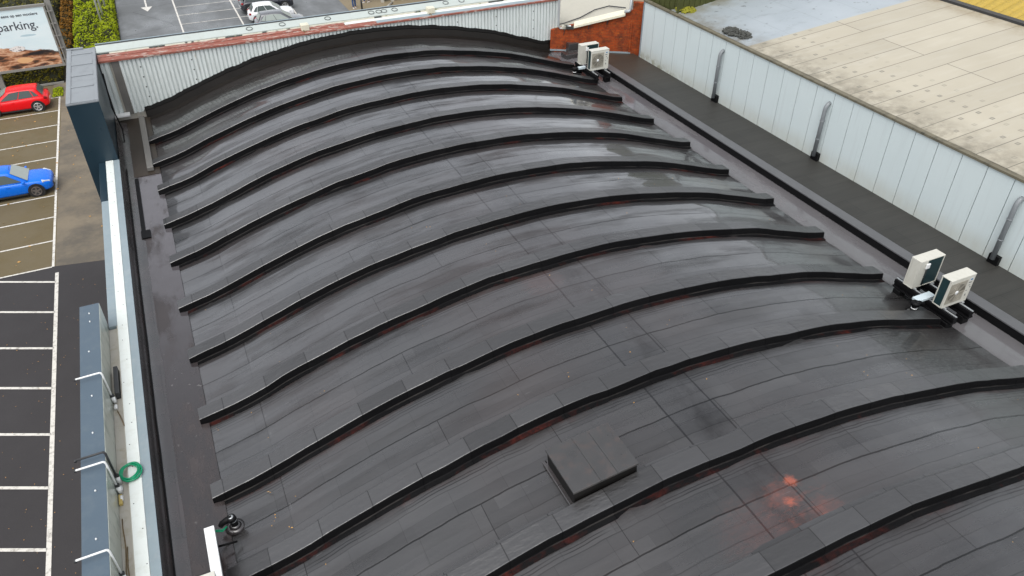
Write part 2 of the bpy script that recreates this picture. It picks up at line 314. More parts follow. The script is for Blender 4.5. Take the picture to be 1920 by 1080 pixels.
MT['bcoping'] = simple('weathered_brown_coping', (.14, .125, .085), .6, var=.35, scale=2, dirt=((.04, .04, .03), .7))
def brick():
    n = NB('old_red_brick'); v = n.vmap(n.coord(), (1, 1, 1), (0, 0, 0), (R(90), 0, 0))
    b = n.n('TexBrick', 0, {'offset': .5}, Vector=v, Color1=(.36, .062, .014), Color2=(.27, .038, .009), Mortar=(.22, .075, .03), Scale=1.0, Mortar_Size=.010, Mortar_Smooth=.3, Bias=0.0, Brick_Width=.22, Row_Height=.075)
    c = n.mix(n.ramp(n.noise(n.coord(), 2.4, 6, .75), [(.44, 0), (.66, 1)]), b, (.085, .03, .018))
    c = n.mix(n.ramp(n.noise(n.vmap(n.coord(), (1, 1, 1), (7, 3, 2)), 5, 4, .7), [(.55, 0), (.7, .6)]), c, (.45, .13, .025))
    n.bump(b, .3, .02)
    return n.set(base=c, rough=.85, spec=.15)
MT['brick'] = brick()
MT['pale_roof'] = simple('cream_flat_roofing', (.44, .42, .35), .55, var=.12, scale=.8, dirt=((.38, .37, .30), .5))
MT['greenwall'] = simple('mossy_green_boarding', (.055, .062, .012), .8, var=.4, scale=5)
MT['moss'] = simple('yellow_green_moss', (.22, .21, .015), .95, var=.5, scale=8, bump=.6, bscale=30)
MT['debris'] = simple('dark_roof_debris', (.055, .057, .05), .9, var=.5, scale=9, bump=.6, bscale=30)
MT['yellow_clad'] = simple('yellow_ribbed_sheet', (.40, .28, .045), .5, var=.15, scale=2, dirt=((.2, .14, .05), .4))
MT['dgrey'] = simple('dark_grey_trim', (.03, .031, .033), .5)

def asphalt(name, a, b, wet=0., crack=True, warm=None):
    n = NB(name); v = n.coord()
    c = n.mix(n.noise(v, .35, 6, .65), a, b)
    c = n.mix(n.math('MULTIPLY', n.noise(v, 24, 3), .3), c, tuple(min(1, x*1.7) for x in b))
    if warm: c = n.mix(n.ramp(n.noise(n.vmap(v, (1, 1, 1), (3, 8, 0)), .5, 6, .7), [(.38, 0), (.62, 1)]), c, warm)
    if crack:
        vo = n.n('TexVoronoi', 0, {'feature': 'DISTANCE_TO_EDGE'}, Vector=n.vmap(v, (.1, .16, 1)), Scale=1.0)
        c = n.mix(n.math('MULTIPLY', n.math('LESS_THAN', vo, .004), .6), c, tuple(x*.3 for x in a))
    n.bump(n.noise(v, 40, 3), .15, .01)
    r = n.math('SUBTRACT', .72, n.math('MULTIPLY', n.ramp(n.noise(n.vmap(v, (1, .5, 1)), .4, 4), [(.35, 0), (.65, 1)]), wet))
    return n.set(base=c, rough=r, spec=.5 if wet > .3 else .22)
MT['asphalt'] = asphalt('dark_asphalt', (.024, .0225, .0235), (.045, .042, .043), .1, False)
MT['mossy'] = asphalt('mossy_brown_asphalt', (.072, .055, .026), (.135, .106, .056), .1, False, (.135, .11, .066))
MT['drive'] = asphalt('worn_brown_driveway', (.115, .094, .066), (.20, .168, .122), .15, False, (.11, .097, .078))
MT['wetlot'] = asphalt('wet_grey_asphalt', (.078, .083, .085), (.122, .128, .13), .55)
MT['tan'] = asphalt('tan_paving', (.17, .14, .088), (.22, .18, .118), .1, False)
MT['soil'] = simple('dark_soil', (.03, .022, .012), .95, var=.4)
def paint():
    n = NB('worn_road_paint'); v = n.coord()
    c = n.mix(n.ramp(n.noise(v, 7, 5, .7), [(.5, 0), (.72, 1)]), (.62, .60, .55), (.25, .23, .2))
    return n.set(base=c, rough=.7)
MT['paint'] = paint()
def leaf(name, a, b, c3):
    n = NB(name); v = n.coord()
    f = n.noise(v, .8, 3); g = n.n('TexWhiteNoise', 0, {'noise_dimensions': '3D'}, Vector=n.n('VectorMath', 0, {'operation': 'SNAP'}, i0=v, i1=(.13, .13, .13)))
    c = n.mix(f, a, b); c = n.mix(n.math('MULTIPLY', g, .55), c, c3)
    return n.set(base=c, rough=.6, spec=.12)
MT['leaf_green'] = leaf('fresh_green_leaves', (.17, .25, .003), (.40, .44, .006), (.11, .15, .006))
MT['leaf_olive'] = leaf('olive_leaves', (.08, .08, .006), (.22, .18, .010), (.04, .035, .006))
MT['leaf_brown'] = leaf('brown_autumn_leaves', (.14, .06, .006), (.22, .11, .012), (.07, .03, .006))
MT['leaf_dark'] = simple('shaded_twigs', (.022, .024, .008), .9, var=.4, scale=4)
MT['galv_post'] = simple('weathered_grey_steel', (.24, .235, .215), .5, var=.15)
MT['pole'] = simple('pale_flagpole_paint', (.5, .5, .47), .4)
MT['glass'] = simple('dark_car_glass', (.055, .075, .07), .08, var=.1)
MT['glass_light'] = simple('pale_car_glass', (.33, .37, .34), .12, var=.12)
MT['tyre'] = simple('tyre_rubber', (.012, .012, .012), .7)
MT['rim'] = simple('alloy_rim', (.45, .45, .44), .3, metal=.4)
MT['rim_dark'] = simple('dark_alloy_rim', (.16, .14, .13), .35, metal=.3)
MT['lamp'] = simple('clear_headlamp', (.62, .63, .62), .1)
MT['tail'] = simple('red_tail_lamp', (.25, .004, .006), .15)
MT['red_car'] = simple('red_car_paint', (.78, .003, .008), .35, var=.03, coat=.25, spec=.3)
MT['blue_car'] = simple('blue_car_paint', (.0, .15, .72), .28, var=.03, coat=.3, spec=.3)
MT['navy_car'] = simple('black_blue_car_paint', (.012, .014, .022), .2, var=.03, coat=1)
MT['white_car'] = simple('white_car_paint', (.74, .75, .76), .25, var=.02, coat=1)
MT['grey_car'] = simple('grey_car_paint', (.10, .105, .115), .25, var=.03, coat=1)
MT['plate'] = simple('white_plate', (.6, .6, .6), .4)
MT['skin'] = simple('skin', (.42, .25, .18), .5)
MT['jeans'] = simple('blue_denim', (.03, .07, .18), .8, var=.3, scale=12)
MT['dark_cloth'] = simple('dark_cloth', (.02, .025, .045), .8)
MT['ink'] = simple('grey_print_ink', (.06, .07, .085), .6)
MT['blue_print'] = simple('blue_print', (.04, .16, .26), .4)
MT['leafdry'] = simple('dry_yellow_leaf', (.45, .25, .07), .7, var=.4, scale=3)

# ------------------------------------------------------------------ mesh builder
class MB:
    def __init__(s): s.v = []; s.f = []; s.uv = []; s.mi = []
    def face(s, pts, uv=None, mi=0):
        b = len(s.v); s.v += [tuple(p) for p in pts]; s.f.append(tuple(range(b, b+len(pts)))); s.uv.append(uv); s.mi.append(mi)
    def box(s, x0, x1, y0, y1, z0, z1, mi=0):
        b = len(s.v); s.v += [(x, y, z) for z in (z0, z1) for y in (y0, y1) for x in (x0, x1)]
        for q in ((0,2,3,1), (4,5,7,6), (0,1,5,4), (2,6,7,3), (0,4,6,2), (1,3,7,5)):
            s.f.append(tuple(b+i for i in q)); s.uv.append(None); s.mi.append(mi)
    def xbox(s, mtx, sx, sy, sz, mi=0):  # box centred on mtx
        b = len(s.v)
        s.v += [tuple(mtx @ Vector((x*sx/2, y*sy/2, z*sz/2))) for z in (-1, 1) for y in (-1, 1) for x in (-1, 1)]
        for q in ((0,2,3,1), (4,5,7,6), (0,1,5,4), (2,6,7,3), (0,4,6,2), (1,3,7,5)):
            s.f.append(tuple(b+i for i in q)); s.uv.append(None); s.mi.append(mi)
    def grid(s, rows, uvs=None, mi=0, close=False):
        b = len(s.v); nr, nc = len(rows), len(rows[0])
        for r in rows: s.v += [tuple(p) for p in r]
        for i in range(nr-1):
            for j in range(nc if close else nc-1):
                k = (j+1) % nc
                q = (b+i*nc+j, b+i*nc+k, b+(i+1)*nc+k, b+(i+1)*nc+j)
                s.f.append(q); s.mi.append(mi)
                s.uv.append([uvs[i][j], uvs[i][k], uvs[i+1][k], uvs[i+1][j]] if uvs else None)
    def tube(s, pts, r, n=8, cap=True):
        pts = [Vector(p) for p in pts]; rows = []; prev = None
        for i, p in enumerate(pts):
            t = (pts[min(i+1, len(pts)-1)] - pts[max(i-1, 0)]).normalized()
            if prev is None:
                a = Vector((0, 0, 1)) if abs(t.z) < .9 else Vector((1, 0, 0)); prev = t.cross(a).normalized()
            e1 = (prev - t*prev.dot(t)).normalized(); prev = e1; e2 = t.cross(e1)
            rr = r[i] if isinstance(r, (list, tuple)) else r
            rows.append([p + rr*(math.cos(2*math.pi*k/n)*e1 + math.sin(2*math.pi*k/n)*e2) for k in range(n)])
        s.grid(rows, close=True)
        if cap: s.face(rows[0][::-1]); s.face(rows[-1])
    def cyl(s, c, axis, r0, r1, h, n=20):
        c = Vector(c); a = Vector(axis).normalized(); s.tube([c, c+a*h], [r0, r1], n)
    def build(s, name, mats, parent=None, smooth=False, bevel=0, seg=2):
        me = bpy.data.meshes.new(name); me.from_pydata(s.v, [], s.f)
        if not isinstance(mats, (list, tuple)): mats = [mats]
        for m in mats: me.materials.append(MT[m] if isinstance(m, str) else m)
        for p, m in zip(me.polygons, s.mi): p.material_index = m; p.use_smooth = smooth
        if any(s.uv):
            l = me.uv_layers.new(name='UVMap'); k = 0
            for p, u in zip(me.polygons, s.uv):
                for j, li in enumerate(p.loop_indices): l.data[li].uv = u[j] if u else (0, 0)
        bm = bmesh.new(); bm.from_mesh(me)
        if not any(s.uv): bmesh.ops.remove_doubles(bm, verts=bm.verts, dist=1e-5)
        bmesh.ops.recalc_face_normals(bm, faces=bm.faces); bm.to_mesh(me); bm.free()
        o = bpy.data.objects.new(name, me); col.objects.link(o)
        if parent: o.parent = parent
        if bevel:
            b = o.modifiers.new('bevel', 'BEVEL'); b.width = bevel; b.segments = seg; b.limit_method = 'ANGLE'; b.harden_normals = False
        return o
def tag(o, label, cat, group=None):
    o['label'] = label; o['category'] = cat
    if group: o['group'] = group
    return o
def structure(o): o['kind'] = 'structure'; return o
def thing(name, label, cat, loc=(0, 0, 0), rz=0, group=None):
    o = bpy.data.objects.new(name, None); col.objects.link(o); o.location = loc; o.rotation_euler = (0, 0, rz); o.empty_display_size = .3
    return tag(o, label, cat, group)
def boxobj(name, mat, dims, parent=None, bevel=0, smooth=False):
    b = MB(); b.box(*dims); return b.build(name, mat, parent, smooth, bevel)
def dup(root, loc, rz, label, group=None):
    r = root.copy(); col.objects.link(r); r.location = loc; r.rotation_euler = (0, 0, rz); r['label'] = label
    if group: r['group'] = group
    for ch in list(root.children):
        c = ch.copy(); col.objects.link(c); c.parent = r
        for g in list(ch.children):
            d = g.copy(); col.objects.link(d); d.parent = c
    return r
ZG = -7.2
# ------------------------------------------------------------------ ground
def sheet(name, mat, poly, z):
    b = MB(); b.face([(x, y, z) for x, y in poly]); return structure(b.build(name, mat))
sheet('ground', 'asphalt', [(-300, -200), (300, -200), (300, 400), (-300, 400)], ZG)
sheet('parking_lot', 'mossy', [(-60, 37.4), (-7.05, 35.5), (-7.05, 57), (-7.6, 60.4), (-60, 61.5)], ZG+.004)
sheet('driveway', 'drive', [(-7.05, 35.5), (-3.0, 34.75), (-3.0, 62.3), (-7.6, 60.4), (-7.05, 57)], ZG+.004)
sheet('wet_car_park', 'wetlot', [(-2.85, 40), (60, 40), (60, 130), (-2.85, 130)], ZG+.004)
sheet('planting_soil', 'soil', [(-60, 61.5), (-7.6, 60.4), (-3.0, 62.3), (-3.0, 130), (-60, 130)], ZG+.004)
sheet('pavement', 'tan', [(15.87, 60), (60, 60), (60, 120), (15.87, 120)], ZG+.008)
b = MB()
def stripe(x0, y0, x1, y1, wd=.12, z=ZG+.012):
    d = Vector((x1-x0, y1-y0, 0)).normalized(); p = Vector((-d.y, d.x, 0))*wd/2
    a, c = Vector((x0, y0, z)), Vector((x1, y1, z)); b.face([a+p, c+p, c-p, a-p])
stripe(-7.17, 59.2, -7.15, 35.5, .11)
for i in range(10):
    y = 35.5+2.487*i; stripe(-7.2, y, -12.2, y-.06 + (.08 if i == 0 else 0), .10)
stripe(-6.98, 34.9, -6.94, 8, .15)
yy = 31.66
for y in (34.1, 31.66, 29.05, 26.5, 23.9, 21.3, 18.7, 16.1, 13.5): stripe(-7.02, y, -12.5, y+2.55, .12)
for x in (1.9, 6.72, 11.41): stripe(x, 62, x+.1, 100, .13, ZG+.016)
for k in range(-3, 8):
    y = 71.0+2.7*k; stripe(1.97, y, 11.38, y-.05, .10)
# direction arrow
b.box(-.44, -.30, 77.6, 81.2, ZG+.012, ZG+.016); b.face([(-.37, 76.1, ZG+.016), (.12, 77.6, ZG+.016), (-.86, 77.6, ZG+.016)])
structure(b.build('road_markings', 'paint'))

# ------------------------------------------------------------------ our barrel vault
PR = [(-1.42,-.10),(-1.30,-.06),(-.6,.1),(.0,.27),(.63,.50),(1.66,.84),(2.64,1.13),(3.85,1.42),(4.37,1.51),(5.88,1.76),(7.45,1.87),(8.78,1.89),(10.4,1.8),(11.5,1.66),(12.45,1.50),(14.44,1.06),(16.0,.56),(16.88,.27),(17.2,.17),(17.58,.08)]
def prof(x):
    if x <= PR[0][0]: return PR[0][1]
    for i in range(len(PR)-1):
        if x <= PR[i+1][0]:
            x0, z0 = PR[i]; x1, z1 = PR[i+1]; h = x1-x0
            m = lambda k: (PR[min(k+1, len(PR)-1)][1]-PR[max(k-1, 0)][1])/(PR[min(k+1, len(PR)-1)][0]-PR[max(k-1, 0)][0])
            t = (x-x0)/h; a, c = m(i), m(i+1)
            return (2*t**3-3*t**2+1)*z0+(t**3-2*t**2+t)*h*a+(-2*t**3+3*t**2)*z1+(t**3-t**2)*h*c
    return PR[-1][1]
RY = [2.45, 4.87, 7.22, 9.74, 12.05, 14.52, 16.92, 19.27, 21.75, 24.17, 26.67, 28.93, 31.07]
YEND = 33.95
XL, XR = -1.34, 17.6
bld = thing('vaulted_building', 'long low building under a black ribbed barrel roof of wet felt', 'building')
b = MB(); rows = []; uvs = []
ys = []
edges = [0.0] + RY + [YEND]
for i in range(len(edges)-1):
    k = 9 if i else 4
    ys += [(edges[i]+(edges[i+1]-edges[i])*j/k, i-1+j/k) for j in range(k)]
ys.append((YEND, len(RY)))
xs = [XL+(XR-XL)*i/84 for i in range(85)]
for y, v in ys:
    fr = v % 1; amp = max(0., min(1, (fr-.28)/.15))*max(0., min(1, (.88-fr)/.1)) if v >= 0 else 0
    rows.append([]); uvs.append([])
    for x in xs:
        z = prof(x)-.225 + amp*.020*mnoise.noise(Vector((x*.9, y*1.3, 0))) + amp*.008*mnoise.noise(Vector((x*3, y*2.2, 4)))
        rows[-1].append((x + (.035*mnoise.noise(Vector((y*1.7, x*.01, 9))) if x in (XL, XR) else 0), y, z)); uvs[-1].append((x, v))
b.grid(rows, uvs)
# eave drips
for e in (0, -1):
    b.grid([[Vector(r[e]) for r in rows], [Vector(r[e])+Vector((.02 if e == 0 else -.02, 0, -.16)) for r in rows]], [[(0, u[0][1]) for u in uvs]]*2)
vault = b.build('vault_roof', 'shell', bld, True)
for i, ry in enumerate(RY):
    b = MB(); rows = []; uvs = []
    rx = random.Random(i)
    xl, xr = -1.40+rx.uniform(-.03, .04), (17.6 if i != 3 else 17.2)+rx.uniform(-.05, .05)
    n = 46
    for k in range(n+1):
        x = xl+(xr-xl)*k/n
        z = prof(x) + .022*mnoise.noise(Vector((x*.8, ry, 1))) + .012*mnoise.noise(Vector((x*2.6, ry, 5)))
        yo = ry + .042*mnoise.noise(Vector((x*.5, ry*3, 2))) + .02*mnoise.noise(Vector((x*2.1, ry*3, 7)))
        dz = .012*mnoise.noise(Vector((x*1.9, ry*2, 8)))
        rows.append([(x, yo-.15, z-.217), (x, yo-.05, z-.205+dz), (x, yo-.03, z-.19+dz), (x, yo-.008, z-.02), (x, yo+.012, z), (x, yo+.405, z-.004+dz*.4), (x, yo+.425, z-.02), (x, yo+.45, z-.20), (x, yo+.6, z-.217)])
        uvs.append([(x+ry*.7, t) for t in (0, .12, .14, .34, .38, .77, .8, .95, 1.1)])
    b.grid(rows, uvs)
    b.face(rows[0]); b.face(rows[-1][::-1])
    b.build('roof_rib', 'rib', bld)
# leading edge of the vault under the gable: felt carried up the wall
b = MB(); rows = []; 
for k in range(90):
    x = -1.3+(18.2+1.3)*k/89; pz = prof(min(x, 17.5)); j = .03*mnoise.noise(Vector((x*1.6, 0, 3)))
    rows.append([(x, 33.62, pz-.215), (x, 33.85, pz-.17+j), (x, 33.905, pz+.16+j)])
b.grid(rows); b.build('wall_upstand', 'upstand', bld)
b = MB(); rows = []
for k in range(150):
    x = -1.3+(18.2+1.3)*k/149; pz = prof(min(x, 17.5)); j = .035*mnoise.noise(Vector((x*1.6, 0, 3)))+.03*mnoise.noise(Vector((x*5.5, 0, 13)))
    rows.append([(x, 33.895, pz+.10+j), (x, 33.885, pz+.13+j), (x, 33.915, pz+.26+j*1.3), (x, 33.94, pz+.27+j*1.3)])
b.grid(rows); b.build('wall_flashing', 'blackface', bld)
# gutters, eaves
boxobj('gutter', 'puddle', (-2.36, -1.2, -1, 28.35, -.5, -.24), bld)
boxobj('gutter', 'brown_wet', (-2.36, -1.2, 28.35, 33.97, -.5, -.215), bld)
boxobj('gutter', 'wet_gutter', (17.45, 18.72, -1, 33.97, -.5, -.17), bld)
b = MB()  # felt carried up the parapet
rows = [[(-2.44+.008*mnoise.noise(Vector((y, 0, 0))), y, .285), (-2.40, y, .05), (-2.36+.02*mnoise.noise(Vector((y*.9, 0, 2))), y, -.14), (-2.12+.05*mnoise.noise(Vector((y*.8, 0, 5))), y, -.212), (-2.03+.05*mnoise.noise(Vector((y*.8, 0, 5))), y, -.236)] for y in [i*.4 for i in range(-2, 85)]]
b.grid(rows); b.build('parapet_flashing', 'membrane', bld, True)
b = MB(); b.tube([(-2.30, -1, -.12)]+[(-2.31+.02*mnoise.noise(Vector((y*.7, 3, 0))), y, -.13) for y in range(0, 30)], .018, 6); b.build('seam', 'black', bld, True)
b = MB(); b.box(-1.62, -1.40, 28.6, 33.7, -.2, -.06); b.build('gutter_board', 'board_grey', bld, bevel=.01)
b = MB(); b.box(-2.1, -1.98, 24.0, 28.2, -.235, -.20); b.box(-2.12, -1.84, 23.75, 24.25, -.236, -.19); b.build('gutter_lip', 'black', bld)
boxobj('outer_wall', 'cream', (-2.98, 18.6, -2, 34.0, ZG, -.52), bld)

# ------------------------------------------------------------------ left parapet
par = thing('parapet_wall', 'white capped parapet with blue grey trim along the left eave', 'parapet')
boxobj('wall', 'cream', (-2.93, -2.46, -2, 29.0, -.515, .27), par)
boxobj('parapet_cap', 'white_cap', (-2.90, -2.645, -2, 28.98, .272, .318), par, .008)
boxobj('cap_trim', 'grey_cap', (-2.643, -2.445, -2, 28.98, .272, .306), par, .008)
boxobj('outer_trim', 'navy', (-3.14, -2.903, 25.9, 28.98, -1.2, .285), par, .006)
boxobj('outer_trim', 'grey_cap', (-3.12, -2.903, 18.62, 25.897, -1.2, .285), par, .006)
boxobj('ledge', 'cream', (-3.135, -2.935, -2, 18.6, -1.2, .20), par, .004)
b = MB()
for k in range(34):
    y = 3+k*.78; b.cyl((-2.77+random.uniform(-.09, .09), y+random.uniform(-.2, .2), .318), (0, 0, 1), .012, .010, .006, 8)
b.build('screw', 'dgrey', par)['kind'] = 'stuff'
# sign fascia standing outside the ledge
fas = thing('sign_fascia', 'long blue grey box fascia standing outside the white parapet', 'fascia')
b = MB(); b.box(-3.60, -3.145, -2, 18.78, -1.2, 1.0); b.build('box', 'blue_grey', fas, bevel=.006)
boxobj('back_sheet', 'fascia_in', (-3.1445, -3.136, -2, 18.76, .0, .992), fas)
for y in (18.37, 18.0, 16.76, 15.09, 13.87, 12.19, 10.98, 9.6, 8.3):
    b = MB(); b.cyl((-3.37+random.uniform(-.03, .03), y, 1.0), (0, 0, 1), .02, .014, .03, 10); b.build('screw_cap', 'white_metal', fas, True)
# ------------------------------------------------------------------ floodlight arms
def arm(y, label, mat='white_metal', r=.021, hgt=1.12):
    t = thing('lamp_arm', label, 'lamp arm', (-3.10, y, .2), 0, 'lamp arms along the fascia')
    b = MB(); b.tube([(0, 0, 0), (-.01, .01, hgt-.22), (-.02, .015, hgt-.2), (-.03, .02, hgt-.17)], r, 8); b.tube([(-.03, .02, hgt-.2), (-.035, .02, hgt-.17), (-.06, .02, hgt-.165), (-.55, .02, hgt-.175)], r, 8); b.build('tube', mat, t, True)
    b = MB(); b.tube([(.02, -.04, .02), (.015, -.04, .2)], .045, 10); b.tube([(.03, -.28, .04), (.03, -.16, .05)], .04, 10); b.build('connector', 'white_metal', t, True)
    b = MB(); b.box(-.06, .05, -.03, .03, .2, .26); b.build('clamp', 'dgrey', t, bevel=.006)
    b = MB(); b.cyl((-.56, .02, hgt-.21), (0, 0, 1), .03, .02, .05, 8); b.build('end_cap', 'rubber_dark', t, True)
arm(15.63, 'white lamp arm beside the dark ballast box')
arm(13.02, 'black wet lamp arm just behind a white one by the green hose', 'rubber_dark', .024)
arm(12.74, 'white lamp arm next to the coiled green hose')
arm(10.50, 'nearest white lamp arm at the bottom of the fascia')
bb = MB(); bb.box(-3.05, -2.955, 15.72, 16.75, .202, .40); tag(bb.build('ballast_box', 'rubber_dark', bevel=.012), 'long dark grey box lying on the cream ledge', 'box')
bb = MB(); bb.box(-3.12, -3.05, 12.36, 12.62, .205, .28); tag(bb.build('junction_box', 'yellow_box', bevel=.01), 'small yellowed junction box on the ledge below the hose', 'junction box')
# hose
b = MB(); pts = []
for k in range(6*40+1):
    a = 2*math.pi*k/40; lp = k/40
    rr = .185+.016*math.sin(lp*2.1)+.012*math.cos(lp*4.4); zz = .352+.016*(lp % 3)+.01*math.sin(a*2+lp)
    pts.append((-2.84+.03*math.sin(lp*1.7)+rr*math.cos(a), 13.07+.03*math.cos(lp*2.3)+rr*1.25*math.sin(a), zz))
b.tube(pts, .017, 7); h = b.build('hose_coil', 'green_hose', smooth=True); tag(h, 'coiled green garden hose lying on the white parapet cap', 'hose')
# old cables along the fascia valley
for k in range(3):
    b = MB(); b.tube([(-3.07+.035*k+.05*mnoise.noise(Vector((y*1.3, k*7, 0))), y, .215+.015*k) for y in [9+.25*i for i in range(int((12.3-9-k*.7)/.25))]], .011, 6)
    tag(b.build('cable', 'brown_cable', smooth=True), ['brown cable running along the ledge beside the fascia', 'thin brown cable curling between ledge and white cap', 'short brown cable nearest the white cap'][k], 'cable')
b = MB(); b.tube([(-3.05, 15.3, .22), (-3.0, 15.1, .23), (-2.95, 14.85, .3), (-2.9, 14.6, .33)], .012, 6); tag(b.build('cable', 'brown_cable', smooth=True), 'short cable tail beside the white lamp arm and dark box', 'cable')

# ------------------------------------------------------------------ pylon
py_ = thing('corner_pylon', 'tall navy clad pylon with pale grey sheet metal top at the roof corner', 'pylon')
boxobj('cladding', 'navy', (-3.5, -2.47, 29.0, 35.0, ZG, 2.52), py_, .01)
b = MB(); b.box(-3.51, -2.46, 28.99, 35.01, 2.522, 2.58); b.build('top_sheet', 'pylon_top', py_, bevel=.01)
b = MB(); b.box(-3.5, -3.34, 29.02, 34.98, 2.583, 2.605); b.box(-2.58, -2.47, 29.02, 34.98, 2.583, 2.605)
for y in (29.02, 30.55, 31.75, 33.0, 34.3): b.box(-3.338, -2.582, y, y+.16+(.35 if 31 < y < 33.2 else 0), 2.583, 2.605-.002)
b.box(-3.52, -2.9, 34.95, 35.06, 2.585, 2.64); b.build('raised_seam', 'pylon_top', py_, bevel=.012)
b = MB(); b.tube([(-2.38, 33.4, 2.0), (-2.36, 32.6, 1.6), (-2.36, 32.0, 1.15), (-2.28, 31.9, .7), (-2.25, 32.2, .1), (-2.28, 31.5, -.2)], .025, 7); tag(b.build('cable', 'black', smooth=True), 'black cable hanging beside the navy pylon and gable wall', 'cable')

# ------------------------------------------------------------------ gable parapet
gw = thing('gable_wall', 'corrugated grey gable wall with flaking red flashing behind the barrel roof', 'wall')
b = MB(); rows = [[], []]
x = -1.72
def corr(b, x0, x1, pitch=.165, d=.065):
    x = x0; ra = []; rb = []
    while x < x1:
        for f, dd in ((0, 0), (.07, d), (.68, d), (.75, 0)):
            X_ = x+f*pitch
            if X_ > x1: break
            ra.append((X_, 34.0-dd, 2.32)); rb.append((X_, 34.0-dd, (prof(max(min(X_, 17.5), XL))+.2 if X_ > -1.3 else .02)))
        x += pitch
    b.grid([ra, rb])
corr(b, -1.74, 18.32); corr(b, -2.44, -2.02); b.build('corrugated_sheet', 'corr', gw)
boxobj('wall_core', 'cream', (-2.45, 18.34, 34.004, 34.9, -.5, 2.3), gw)
boxobj('steel_post', 'board_grey', (-2.02, -1.76, 33.93, 34.0, .0, 2.31), gw)
boxobj('sill', 'white_metal', (-2.47, -1.9, 33.62, 33.93, .04, .12), gw, .01)
def slope(name, mat, xa, xb, ya, yb, lift=0., th=.03, zf=lambda y: 2.33+.28*(y-33.9)):
    b = MB(); N = max(2, int((xb-xa)/.5)); rows = []
    for k in range(N+1):
        x = xa+(xb-xa)*k/N; j = .006*mnoise.noise(Vector((x*1.3, ya, 0)))
        rows.append([(x, ya, zf(ya)+lift-th), (x, ya, zf(ya)+lift+j), (x, yb, zf(yb)+lift+j), (x, yb, zf(yb)+lift-th)])
    b.grid(rows, close=True); b.face(rows[0]); b.face(rows[-1][::-1])
    return b.build(name, mat, gw)
slope('red_flashing', 'red', -2.45, 9.0, 33.86, 34.10, .02, .07)
slope('red_flashing', 'red', -2.45, 7.6, 34.115, 34.28, .035, .05)
slope('grey_flashing', 'white_cap', 7.61, 18.36, 34.115, 34.28, .02, .05)
slope('red_flashing', 'red', 9.01, 18.36, 33.86, 33.92, .02, .07)
slope('grey_flashing', 'grey_cap', 9.01, 18.36, 33.923, 34.10, .018, .07)
slope('mortar_strip', 'dirt', -2.45, 18.36, 34.285, 34.44, 0)
slope('coping', 'coping_white', -2.45, 18.36, 34.444, 34.92, .035, .08)
slope('coping_edge', 'dgrey', -2.45, 18.36, 34.925, 35.0, .04, .12)
slope('coping_lip', 'grey_cap', -2.45, 18.36, 35.003, 35.05, .05, .14)
for x in (5.85, 11.65):
    b = MB(); b.box(x-.17, x+.17, 34.02, 34.36, 2.40, 2.66); b.build('bracket', 'cream_metal', gw, bevel=.02)
    b = MB(); b.tube([(x-.1, 34.0, 2.45), (x, 33.9, 2.3), (x+.1, 33.95, 2.2)], .02, 6); b.build('bracket_hook', 'brown_cable', gw)
for x in (3.6, 5.0, 7.0, 9.0, 9.35, 9.6, 10.1, 12.6, 13.4):
    b = MB(); c = [( x+.13*math.cos(t), 34.7+.13*math.sin(t), 2.61+.03*math.sin(t)) for t in [i*math.pi/9 for i in range(19)]]; b.tube(c, .012, 5); b.build('wire_ring', 'dgrey', gw, True)

# ------------------------------------------------------------------ right parapet and neighbour's dark roof
rp = thing('parapet_kerb', 'low grey capped kerb along the right hand gutter', 'parapet')
boxobj('kerb_face', 'black', (18.72, 18.80, -2, 32.5, -.52, .08), rp)
b = MB(); b.box(18.69, 19.08, -2, 32.6, .082, .13); b.build('kerb_cap', 'kerb_grey', rp, bevel=.012)
dr = thing('flat_roof_annexe', 'strip of dark felted flat roof below the pale panel wall', 'roof')
boxobj('roof', 'darkroof', (19.07, 21.27, -2, 33.4, -.45, -.1), dr)
boxobj('wall', 'cream', (19.08, 21.26, -1.9, 33.3, ZG, -.452), dr)

# ------------------------------------------------------------------ pale warehouse
wh = thing('warehouse', 'large pale panelled warehouse with a cream sheet roof and far wet grey bay', 'warehouse')
SLP = .09
def rz_(x): return 2.62+SLP*(x-21.3)
b = MB(); b.box(21.36, 31.2, -4, 31.0, ZG, 2.4); b.build('wall_core', 'dgrey', wh)
y = 31.02; seams = []
b = MB()
for k in range(41):
    b.box(21.28, 21.355, y-.858, y, -.12, 2.585); y -= .882
b.build('wall_panels', 'wpanel', wh)
boxobj('end_trim', 'grey_cap', (21.27, 21.40, 31.025, 31.12, -.3, 2.6), wh)
b = MB(); rows = []
for k in range(80):
    y = -4+35.1*k/79; j = .012*mnoise.noise(Vector((0, y*1.1, 3)))
    rows.append([(21.23, y, 2.56), (21.23, y, 2.635+j), (21.40, y, 2.65+j), (21.40, y, 2.5)])
b.grid(rows, close=True); b.build('coping', 'bcoping', wh)
b = MB(); rows = []
for i in range(24):
    x = 21.45+(31.0-21.45)*i/23; rows.append([(x, -4+33.2*k/60, rz_(x)+.012*mnoise.noise(Vector((x*.8, k*.4, 0)))) for k in range(61)])
b.grid(rows); b.build('roof_sheet', 'whroof', wh, True)
boxobj('far_gutter', 'dgrey', (31.0, 31.35, -4, 29.2, rz_(31)-.2, rz_(31)+.1), wh)
for yp in (24.95, 18.83, 11.23):
    b = MB(); b.tube([(21.12, yp, .08), (21.12, yp, 1.9), (21.14, yp, 2.0), (21.2, yp, 2.09), (21.285, yp, 2.12)], .075, 14)
    for z in (.75, 1.45): b.tube([(21.12, yp, z), (21.12, yp, z+.03)], .086, 14)
    p = b.build('downpipe', 'pipe_grey', wh, True)
    b = MB(); b.box(21.14, 21.277, yp-.18, yp+.16, -.099, .20); b.build('outlet', 'black', p, bevel=.01)
